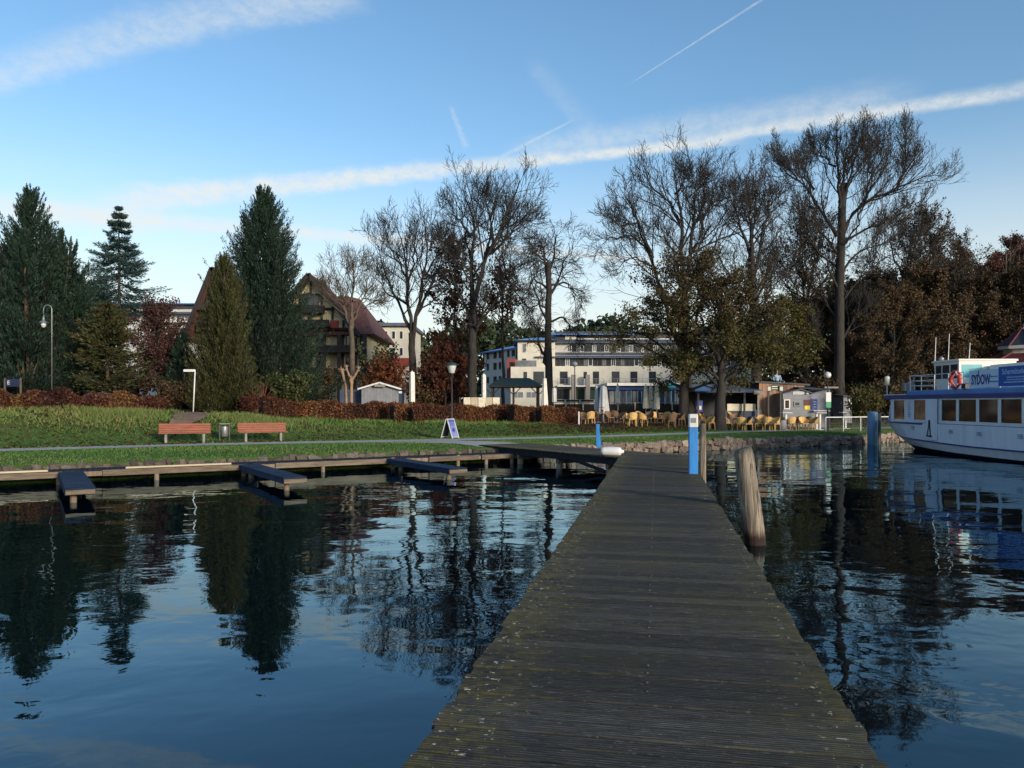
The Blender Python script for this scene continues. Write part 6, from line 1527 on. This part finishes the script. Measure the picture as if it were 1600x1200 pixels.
def conifer(name, label, px_, D, ytop, wpx, ybase, m, seed, n=420, spr=44, up=.5, size=.30, shape=.8, r_trunk=.3, spires=0, tiers=None, group=None, mt='pine_bark', noise=.22, aspect=.22, plume=.5):
    """trunk with boughs carrying many needle sprays; up = how steeply the boughs rise; tiers = whorl spacing for open spruces, else feathery plumes"""
    rg = np.random.default_rng(seed); base = gp(px_, D); k = D / F; H = at(px_, ytop, D).z - base.z; rad = wpx * k / 2; zb = max(at(px_, ybase, D).z - base.z, .15)
    q = thing(name, label, 'tree', base, 0, group); w_ = Wood(seed)
    P, Rr = w_.resample([(0, 0, -.3), (0, 0, H * .5), (0, 0, H * .99)], r_trunk, .025, 12, .015); w_.add(P[None], Rr[None], 8)
    axes = [(0.0, 0.0, H, 1.0)]
    for i in range(spires):
        a = i * 2.4 + rg.random(); rr = rad * rg.uniform(.30, .60); axes.append((rr * math.cos(a), rr * math.sin(a), H * (.97 - .30 * rr / rad) * rg.uniform(.93, 1.0), .62))
        pp = np.array([[rr * .15 * math.cos(a), rr * .15 * math.sin(a), H * .1], [rr * .8 * math.cos(a), rr * .8 * math.sin(a), H * .45], [rr * math.cos(a), rr * math.sin(a), axes[-1][2]]]); p_, r_ = w_.resample(pp, r_trunk * .5, .02, 12, .01); w_.add(p_[None], r_[None], 6)
    bs, be, fs_ = [], [], []
    for i in range(n):
        ax = axes[0] if (spires == 0 or i < n * .5) else axes[1 + int(rg.integers(0, spires))]
        Hh = ax[2]; u = rg.random() ** (1.1 if tiers is None else .9)
        if i < 3: u = .93 + .02 * i
        z = zb + (Hh - zb) * u
        if tiers: z = zb + round((z - zb) / tiers) * tiers + rg.normal(0, .05)
        z = min(z, Hh * .985); f = 1 - (z - zb) / (Hh - zb); a = rg.uniform(0, 6.283)
        L = rad * ax[3] * (f ** shape) * np.clip(1 + noise * rg.normal(), .45, 1.35) * (1 + .12 * math.sin(3 * a + z * .9)); L = max(L, .14)
        if tiers:
            L *= rg.uniform(.8, 1.12); s0 = np.array([ax[0], ax[1], z]); e = np.array([math.cos(a) * L, math.sin(a) * L, up * L])
        else:
            rise = up * (.9 + .5 * L) * rg.uniform(.8, 1.3); tipz = z + rg.uniform(0, .35)
            e1 = np.array([ax[0] + math.cos(a) * L, ax[1] + math.sin(a) * L, tipz]); s0 = np.array([ax[0] + math.cos(a) * L * .15, ax[1] + math.sin(a) * L * .15, max(tipz - rise - .4 * L, zb * .5)]); e = e1 - s0
        bs.append(s0); be.append(s0 + e); fs_.append(f)
    ff = np.clip(np.array(fs_) * 3.2 + .22, 0, 1)
    bs, be = np.array(bs), np.array(be); t = np.linspace(0, 1, 5)[None, :, None]
    P1 = bs[:, None] * (1 - t) + be[:, None] * t; L = np.linalg.norm(be - bs, axis=1)
    sag = -.10 if tiers else -.14
    P1 += (np.sin(np.pi * t) * L[:, None, None]) * np.array([0, 0, sag]) + (t ** 3) * L[:, None, None] * np.array([0, 0, .10 if tiers else .0])
    link('trunk', w_.mesh('trunk', M[mt]), q)
    bw = Wood(seed); bw.add(P1, np.clip(.008 + .007 * L, .008, .03)[:, None] * np.linspace(1, .3, 5)[None, :], 3); link('boughs', bw.mesh('boughs', M['core_brown']), q)['kind'] = 'stuff'
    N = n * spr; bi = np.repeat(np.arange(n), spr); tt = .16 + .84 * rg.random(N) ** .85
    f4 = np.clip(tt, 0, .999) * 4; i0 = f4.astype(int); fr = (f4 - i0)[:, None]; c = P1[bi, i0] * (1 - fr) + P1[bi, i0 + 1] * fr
    bd = norm(P1[bi, i0 + 1] - P1[bi, i0]); Lb = L[bi][:, None]; ts = tt[:, None]
    if tiers:
        side = norm(np.cross(bd, [0, 0, 1.0])); lat = rg.normal(0, .17, (N, 1)) * Lb * (1.12 - ts) * 1.7
        c = c + side * lat + rg.normal(0, .045, (N, 3)); c[:, 2] -= np.abs(lat[:, 0]) * .35
        d = norm(bd + side * np.sign(lat) * .8 * rg.random((N, 1)) + rg.normal(0, .35, (N, 3)))
    else:
        rv = rg.normal(size=(N, 3)); rv = norm(rv - bd * (rv * bd).sum(-1, keepdims=True)); pr = plume * np.clip(Lb / 2.2, .35, 1.2) * ff[bi][:, None] * (1.06 - ts) ** .7 * np.sqrt(rg.random((N, 1)))
        c = c + rv * pr; d = norm(bd * 1.0 + rv * .55 + rg.normal(0, .28, (N, 3)) + np.array([0, 0, .35]))
    o = norm(np.cross(d, rg.normal(size=(N, 3)))); sz = size * (.5 + rg.random((N, 1))) * (1.1 - .45 * ts) * (.55 + .45 * ff[bi][:, None])
    V, Fc = quads(c + d * sz * .5, d * sz, o * sz * aspect)
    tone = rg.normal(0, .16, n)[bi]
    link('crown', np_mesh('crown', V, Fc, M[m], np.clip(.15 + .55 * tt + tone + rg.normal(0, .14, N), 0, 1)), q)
    return q
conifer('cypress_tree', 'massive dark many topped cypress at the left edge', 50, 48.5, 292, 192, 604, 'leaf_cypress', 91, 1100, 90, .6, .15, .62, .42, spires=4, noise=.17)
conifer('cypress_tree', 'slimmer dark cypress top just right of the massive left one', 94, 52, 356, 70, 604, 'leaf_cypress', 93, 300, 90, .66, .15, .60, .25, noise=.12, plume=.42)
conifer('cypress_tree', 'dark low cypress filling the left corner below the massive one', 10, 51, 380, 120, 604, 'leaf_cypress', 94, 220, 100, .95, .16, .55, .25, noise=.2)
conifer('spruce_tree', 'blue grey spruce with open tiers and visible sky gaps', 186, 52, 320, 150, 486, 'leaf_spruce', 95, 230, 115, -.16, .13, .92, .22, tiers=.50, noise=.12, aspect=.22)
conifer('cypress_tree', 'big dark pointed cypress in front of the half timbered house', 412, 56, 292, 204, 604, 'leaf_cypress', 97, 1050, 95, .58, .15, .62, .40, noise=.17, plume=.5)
conifer('cypress_tree', 'olive brown column cypress right of the white direction sign', 350, 45.5, 398, 112, 636, 'leaf_olive', 99, 600, 100, .66, .11, .58, .25, noise=.11, plume=.36)
conifer('fir_tree', 'small dark fir low between red tree and olive cypress', 287, 47, 522, 70, 630, 'leaf_cypress', 101, 150, 60, .25, .15, .7, .15, noise=.2)
conifer('cypress_tree', 'dim green conifer low at the right side of the big pointed cypress', 466, 58, 490, 60, 604, 'leaf_cypress', 103, 130, 80, .7, .16, .6, .2)
conifer('larch_tree', 'yellow green larch below the spruce', 168, 46.5, 474, 116, 606, 'leaf_pine', 79, 260, 70, .06, .14, .45, .16, tiers=.42, noise=.22, aspect=.3)
def pollard(px_, D, tops, label, r=.11):
    base = gp(px_, D); q = thing('pollard_tree', label, 'tree', base, 0, 'pollarded trees behind the hedge'); w_ = Wood(int(px_))
    for pts, r0, r1 in tops:
        P, Rr = w_.resample([tuple(at(a, b_, D) - base) for a, b_ in pts], r0, r1, 8, .012); P[0, 2] = min(P[0, 2], -.1) if pts[0][1] > 615 else P[0, 2]; Rr[-2:] *= 1.35; w_.add(P[None], Rr[None], 8)
    link('trunk', w_.mesh('trunk', M['bark_tan']), q)
    e = Wood(int(px_) + 5)
    for pts, r0, r1 in tops:
        p = np.array(tuple(at(*pts[-1], D) - base)); g = np.random.default_rng(int(px_)); nn = 14
        d = norm(g.normal(size=(nn, 3)) + np.array([0, 0, .6])); e.add(np.stack([p + d * .0, p + d * .12, p + d * .22], 1), np.tile([.03, .03, .015], (nn, 1)), 4)
    link('knuckles', e.mesh('knuckles', M['bark_tan']), q)
pollard(541, 49, [([(542, 628), (539, 600), (534, 577)], .10, .07)], 'single stemmed tan pollard tree left of the forked one')
pollard(548, 48, [([(549, 628), (549, 596), (548, 592)], .11, .09), ([(549, 596), (545, 585), (541, 575)], .08, .06), ([(549, 596), (555, 586), (560, 577)], .08, .06)], 'forked tan pollard tree beside the grey hut')
def multi_stems():
    base = gp(60, 46.5); q = thing('bare_shrub', 'pale bare stems fanning out below the left cypress', 'shrub', base); w_ = Wood(5)
    for a, b_, r in ((8, 580, .05), (25, 560, .05), (36, 575, .10), (44, 560, .10), (50, 575, .08), (60, 565, .07), (66, 585, .06), (80, 570, .04)):
        P, Rr = w_.resample([tuple(at(40 + (a - 40) * .3, 622, 46.5) - base), tuple(at(40 + (a - 40) * .45, 600, 46.5) - base), tuple(at(a, b_ - 10, 46.5) - base)], r * 1.3, r * .5, 8, .03); w_.add(P[None], Rr[None], 6)
    link('stems', w_.mesh('stems', M['pine_bark']), q)
multi_stems()
def red_stump():
    base = gp(410, 48); q = thing('bare_shrub', 'reddish fan of bare stems under the big pointed cypress', 'shrub', base); w_ = Wood(6)
    for a, b_, r in ((402, 600, .06), (407, 596, .07), (412, 600, .07), (418, 598, .05), (426, 606, .03)):
        P, Rr = w_.resample([tuple(at(409, 634, 48) - base), tuple(at(409 + (a - 409) * .5, 618, 48) - base), tuple(at(a, b_, 48) - base)], r * 1.3, r * .6, 6, .01); w_.add(P[None], Rr[None], 6)
    link('stems', w_.mesh('stems', M['maroon']), q)
red_stump()

# hedges and shrubs: leafy volumes over a dark twiggy core
def hedge(name, label, path, width, hgt, m, seed, dens=900, lsize=.045, group=None, top_noise=.06, cat='hedge'):
    """path: (s,t) points; the hedge follows the ground"""
    rg = np.random.default_rng(seed); pts = np.array(path, float); d = np.r_[0, np.cumsum(np.hypot(*np.diff(pts, axis=0).T))]; L = d[-1]
    mid = pts.mean(0); o0 = st(mid[0], mid[1]); o0.z = gz(o0.x, o0.y)
    q = thing(name, label, cat, o0, 0, group)
    n = int(dens * L * (hgt * 2 + width)); u = rg.random(n) * L; s_, t_ = np.interp(u, d, pts[:, 0]), np.interp(u, d, pts[:, 1])
    i = np.clip(np.searchsorted(d, u) - 1, 0, len(pts) - 2); tg = norm(np.diff(pts, axis=0))[i]; nn = np.stack([-tg[:, 1], tg[:, 0]], -1)
    side = rg.random(n); a = np.zeros(n); z = np.zeros(n); hh = hgt * (1 + top_noise * np.sin(u * 2.3) + top_noise * .7 * np.sin(u * 5.1 + 1))
    w2 = width / 2 * (1 + .10 * np.sin(u * 3.7)); f = hgt / (2 * hgt + width)
    fr = side < f; bk = side > 1 - f; tp = ~(fr | bk)
    a[fr] = -w2[fr]; a[bk] = w2[bk]; z[fr | bk] = rg.random((fr | bk).sum()) * hh[fr | bk]; z[tp] = hh[tp]; a[tp] = rg.uniform(-1, 1, tp.sum()) * w2[tp]
    a += rg.normal(0, .06, n); z = np.clip(z + rg.normal(0, .05, n), .03, None)
    S, T = s_ + nn[:, 0] * a, t_ + nn[:, 1] * a; X, Y = UX * S - UY * T, UY * S + UX * T
    c = np.stack([X - o0.x, Y - o0.y, gz_np(X, Y) - o0.z + z], -1)
    # inner core
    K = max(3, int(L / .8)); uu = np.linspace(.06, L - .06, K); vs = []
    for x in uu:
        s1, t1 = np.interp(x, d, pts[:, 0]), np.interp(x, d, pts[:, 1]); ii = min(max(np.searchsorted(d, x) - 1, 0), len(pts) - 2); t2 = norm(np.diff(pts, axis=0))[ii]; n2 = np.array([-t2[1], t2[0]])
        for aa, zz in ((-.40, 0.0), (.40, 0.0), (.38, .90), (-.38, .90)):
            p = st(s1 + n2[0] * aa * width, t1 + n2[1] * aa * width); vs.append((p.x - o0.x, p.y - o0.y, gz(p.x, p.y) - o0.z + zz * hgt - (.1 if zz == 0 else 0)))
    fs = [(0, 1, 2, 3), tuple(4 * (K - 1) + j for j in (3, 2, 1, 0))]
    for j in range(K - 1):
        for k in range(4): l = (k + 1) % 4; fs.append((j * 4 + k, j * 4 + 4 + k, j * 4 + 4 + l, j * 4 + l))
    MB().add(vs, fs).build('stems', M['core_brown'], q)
    tone = .5 + .25 * np.sin(u * 1.3 + seed) + .15 * np.sin(u * 3.3)
    leaves('leaves', M[m], q, c, lsize, rg, .7, np.clip(tone + rg.normal(0, .25, n) , 0, 1))
    return q
def ps(px_, t): return (px_on_t(px_, t), t)
hedge('beech_hedge', 'long russet beech hedge across the lawn from olive cypress to gazebo', [ps(408, 41.5), ps(520, 41.2), ps(640, 41.0), ps(760, 40.6), ps(900, 39.8)], 1.0, .98, 'leaf_hedge', 111, 560, .05)
hedge('beech_hedge', 'ragged dark red hedge along the bank at the left edge', [ps(-60, 40.9), ps(60, 40.9), ps(150, 41.0), ps(256, 41.3)], 1.2, .72, 'leaf_hedgered', 113, 900, .055, top_noise=.18)
hedge('beech_hedge', 'clipped bright russet hedge block jutting out left of the white parasol', [ps(611, 39.2), ps(624, 39.2)], .8, .95, 'leaf_hedge', 115, 520, .05)
hedge('beech_hedge', 'clipped russet hedge block just right of the white parasol', [ps(640, 39.0), ps(656, 39.0)], .8, .85, 'leaf_hedge', 117, 520, .05)
hedge('beech_hedge', 'clipped dark red hedge block below the gazebo', [ps(798, 38.6), ps(820, 38.6)], .8, 1.0, 'leaf_hedge', 119, 520, .05)
hedge('beech_hedge', 'clipped orange brown hedge block below the wide white parasol', [ps(840, 38.2), ps(860, 38.2)], .8, .95, 'leaf_hedge', 121, 520, .05)
def shrub(label, px_, D, ytop, wpx, m, seed, n=5000, lsize=.09, name='shrub', group=None):
    rg = np.random.default_rng(seed); base = gp(px_, D); H = at(px_, ytop, D).z - base.z; r = wpx * D / F / 2
    q = thing(name, label, 'shrub', base, 0, group); w_ = Wood(seed); k = 26; a = rg.uniform(0, 6.28, k); e = np.stack([np.cos(a) * r * rg.uniform(.2, .9, k), np.sin(a) * r * rg.uniform(.2, .9, k), H * rg.uniform(.6, .95, k)], -1)
    t = np.linspace(0, 1, 5)[None, :, None]; P = e[:, None] * t * np.array([1, 1, 0]) * t + e[:, None] * t * np.array([0, 0, 1.0]); w_.add(P, np.tile(np.linspace(.035, .01, 5), (k, 1)), 4)
    P1, R1 = w_.sprout(P, np.tile(np.linspace(.03, .01, 5), (k, 1)), 9, .4, .8, 4, .1, .6, .25, .2, .2); w_.add(P1, R1, 3)
    link('stems', w_.mesh('stems', M['bark_twig']), q); src = np.concatenate([P1.reshape(-1, 3), P[:, 1:].reshape(-1, 3)])
    c = src[rg.integers(0, len(src), n)] + rg.normal(0, .15, (n, 3)); c[:, 2] = np.abs(c[:, 2]); leaves('leaves', M[m], q, c, lsize, rg)
    return q
SG = 'dark shrubs behind the hedges'
shrub('dark bush under the big pointed cypress left of the pollards', 450, 51, 585, 90, 'leaf_green', 131, 6000, .10, group=SG)
shrub('dark bush at the foot of the half timbered house', 500, 62, 582, 100, 'leaf_dark', 133, 7000, .12, group=SG)
shrub('dark brown bush right of the grey hut', 660, 60, 585, 80, 'leaf_dark', 135, 6000, .11, group=SG)
shrub('dark bush behind the park lamp', 705, 62, 590, 60, 'leaf_dark', 137, 4500, .11, group=SG)
shrub('evergreen bush beside the red tree', 590, 64, 540, 60, 'leaf_wood', 139, 5000, .12, group=SG)
shrub('dark undergrowth bush below the left cypress', 100, 50, 575, 100, 'leaf_cypress', 141, 8000, .11, group=SG)
shrub('dark undergrowth bush at the left picture edge behind the board', 15, 51, 560, 110, 'leaf_cypress', 143, 8000, .11, group=SG)
shrub('brown undergrowth bush below the larch', 200, 48, 590, 80, 'leaf_red', 145, 6000, .09, group=SG)
shrub('dark undergrowth bush beside the dirt trail', 268, 46, 598, 60, 'leaf_dark', 147, 5000, .09, group=SG)
shrub('tall dark bush between the red tree and the pale hotel wing', 258, 54, 506, 84, 'leaf_dark', 163, 8000, .09, group=SG)
shrub('small russet bush at the left end of the long beech hedge', 388, 44, 618, 34, 'leaf_rust', 149, 2500, .06, group=SG)
shrub('autumn coloured bush between the grey shed and the steel pile', 1352, 50, 608, 56, 'leaf_oak', 151, 5000, .07, group=SG)
shrub('dark bush on the slope behind the steel pile', 1385, 56, 600, 70, 'leaf_dark', 153, 6000, .10, group=SG)
shrub('dark bush behind the boat railing', 1440, 58, 585, 110, 'leaf_dark', 155, 8000, .11, group=SG)
shrub('dark bush behind the wheelhouse', 1510, 60, 575, 110, 'leaf_dark', 157, 8000, .11, group=SG)
shrub('dark hedge bush behind the grey kiosk', 1270, 58, 590, 90, 'leaf_dark', 159, 7000, .10, group=SG)
shrub('dark bush between bar and pavilion', 1085, 60, 596, 60, 'leaf_green', 161, 5000, .10, group=SG)
def trail_grass():
    rg = np.random.default_rng(77); n = 5200
    s = np.r_[rg.normal(3.4, .9, n // 2), rg.normal(9.4, .7, n - n // 2)]; t = np.r_[rg.normal(39.3, .9, n // 2), rg.normal(38.6, 1.0, n - n // 2)]
    X, Y = UX * s - UY * t, UY * s + UX * t; b0 = np.stack([X, Y, gz_np(X, Y) - .02], -1); th = rg.uniform(0, 6.28, n); h = .12 + .22 * rg.random((n, 1))
    a = np.stack([np.cos(th), np.sin(th), np.zeros(n)], -1) * .02; tip = b0 + np.concatenate([rg.normal(0, .4, (n, 2)) * h, h], 1)
    tag(link('long_grass', np_mesh('long_grass', np.stack([b0 - a, b0 + a, tip], 1).reshape(-1, 3), np.arange(3 * n).reshape(-1, 3), M['blade'], np.clip(rg.normal(.75, .2, n), 0, 1))), 'long pale grass tufts beside the dirt trail', 'grass', kind='stuff')
trail_grass()
def far_wood():
    rg = np.random.default_rng(88); V, Fc, rn, n0 = [], [], [], 0
    def clump(px_, D, ytop, r, n, sz):
        nonlocal n0
        p = at(px_, ytop, D); g = rg.normal(size=(n, 3)); g = norm(g) * rg.random((n, 1)) ** .4 * np.array([r, r, r * 1.25]); c = g + np.array([p.x, p.y, p.z - r * 1.1])
        low = np.stack([rg.uniform(-r, r, n) + p.x, rg.uniform(-r, r, n) + p.y, rg.uniform(0, max(p.z - r, 1), n)], -1); c = np.concatenate([c, low]); m_ = len(c)
        d = norm(rg.normal(size=(m_, 3))); o = norm(np.cross(d, rg.normal(size=(m_, 3)))); v, f = quads(c, d * sz, o * sz * .7); V.append(v); Fc.append(f + n0); n0 += len(v); rn.append(np.clip(rg.normal(rg.random(), .2, m_), 0, 1))
    x = -60
    while x < 1240:
        y = 512 + 10 * math.sin(x * .031) + rg.uniform(-8, 8)
        if 700 < x < 960: y -= 4
        if x < 120: y = 500 + rg.uniform(-10, 10)
        clump(x, rg.uniform(165, 190), y, rg.uniform(3.2, 4.6), 420, .62); x += rg.uniform(14, 20)
    x = 1300
    while x < 1700:
        for yy, DD in ((430, 120), (480, 105), (530, 95), (580, 86)):
            clump(x + rg.uniform(-12, 12), DD + rg.uniform(-6, 6), yy + rg.uniform(-12, 12) - (x - 1300) * .02, 4.0, 260, .42)
        x += 26
    tag(link('distant_wood', np_mesh('distant_wood', np.concatenate(V), np.concatenate(Fc), M['leaf_wood'], np.concatenate(rn))), 'dark green line of distant wood behind the buildings', 'wood', kind='stuff')
far_wood()
def pale_trunks():
    for i, (a, lb) in enumerate(((1572, 'thin pale birch stem left of the pair above the turret'), (1578, 'thin pale birch stem right of the pair above the turret'), (1592, 'thin pale birch stem nearest the right edge above the turret'))):
        D = 78; b_ = gp(a, D); q = thing('birch_tree', lb, 'tree', b_, 0, 'pale stems in the dark wood'); w_ = Wood(200 + i)
        P, Rr = w_.resample([(0, 0, -.2), (.1, 0, 5), (.0, 0, max(at(a, 395, D).z - b_.z, 6))], .16, .08, 8, .03); w_.add(P[None], Rr[None], 7); LP = P[None]; 
        P1, R1 = w_.sprout(LP, Rr[None], 16, .25, .8, 5, .15, .4, .5, .15, .6); w_.add(P1, R1, 4)
        link('trunk', w_.mesh('trunk', M['bark_pale']), q)
pale_trunks()
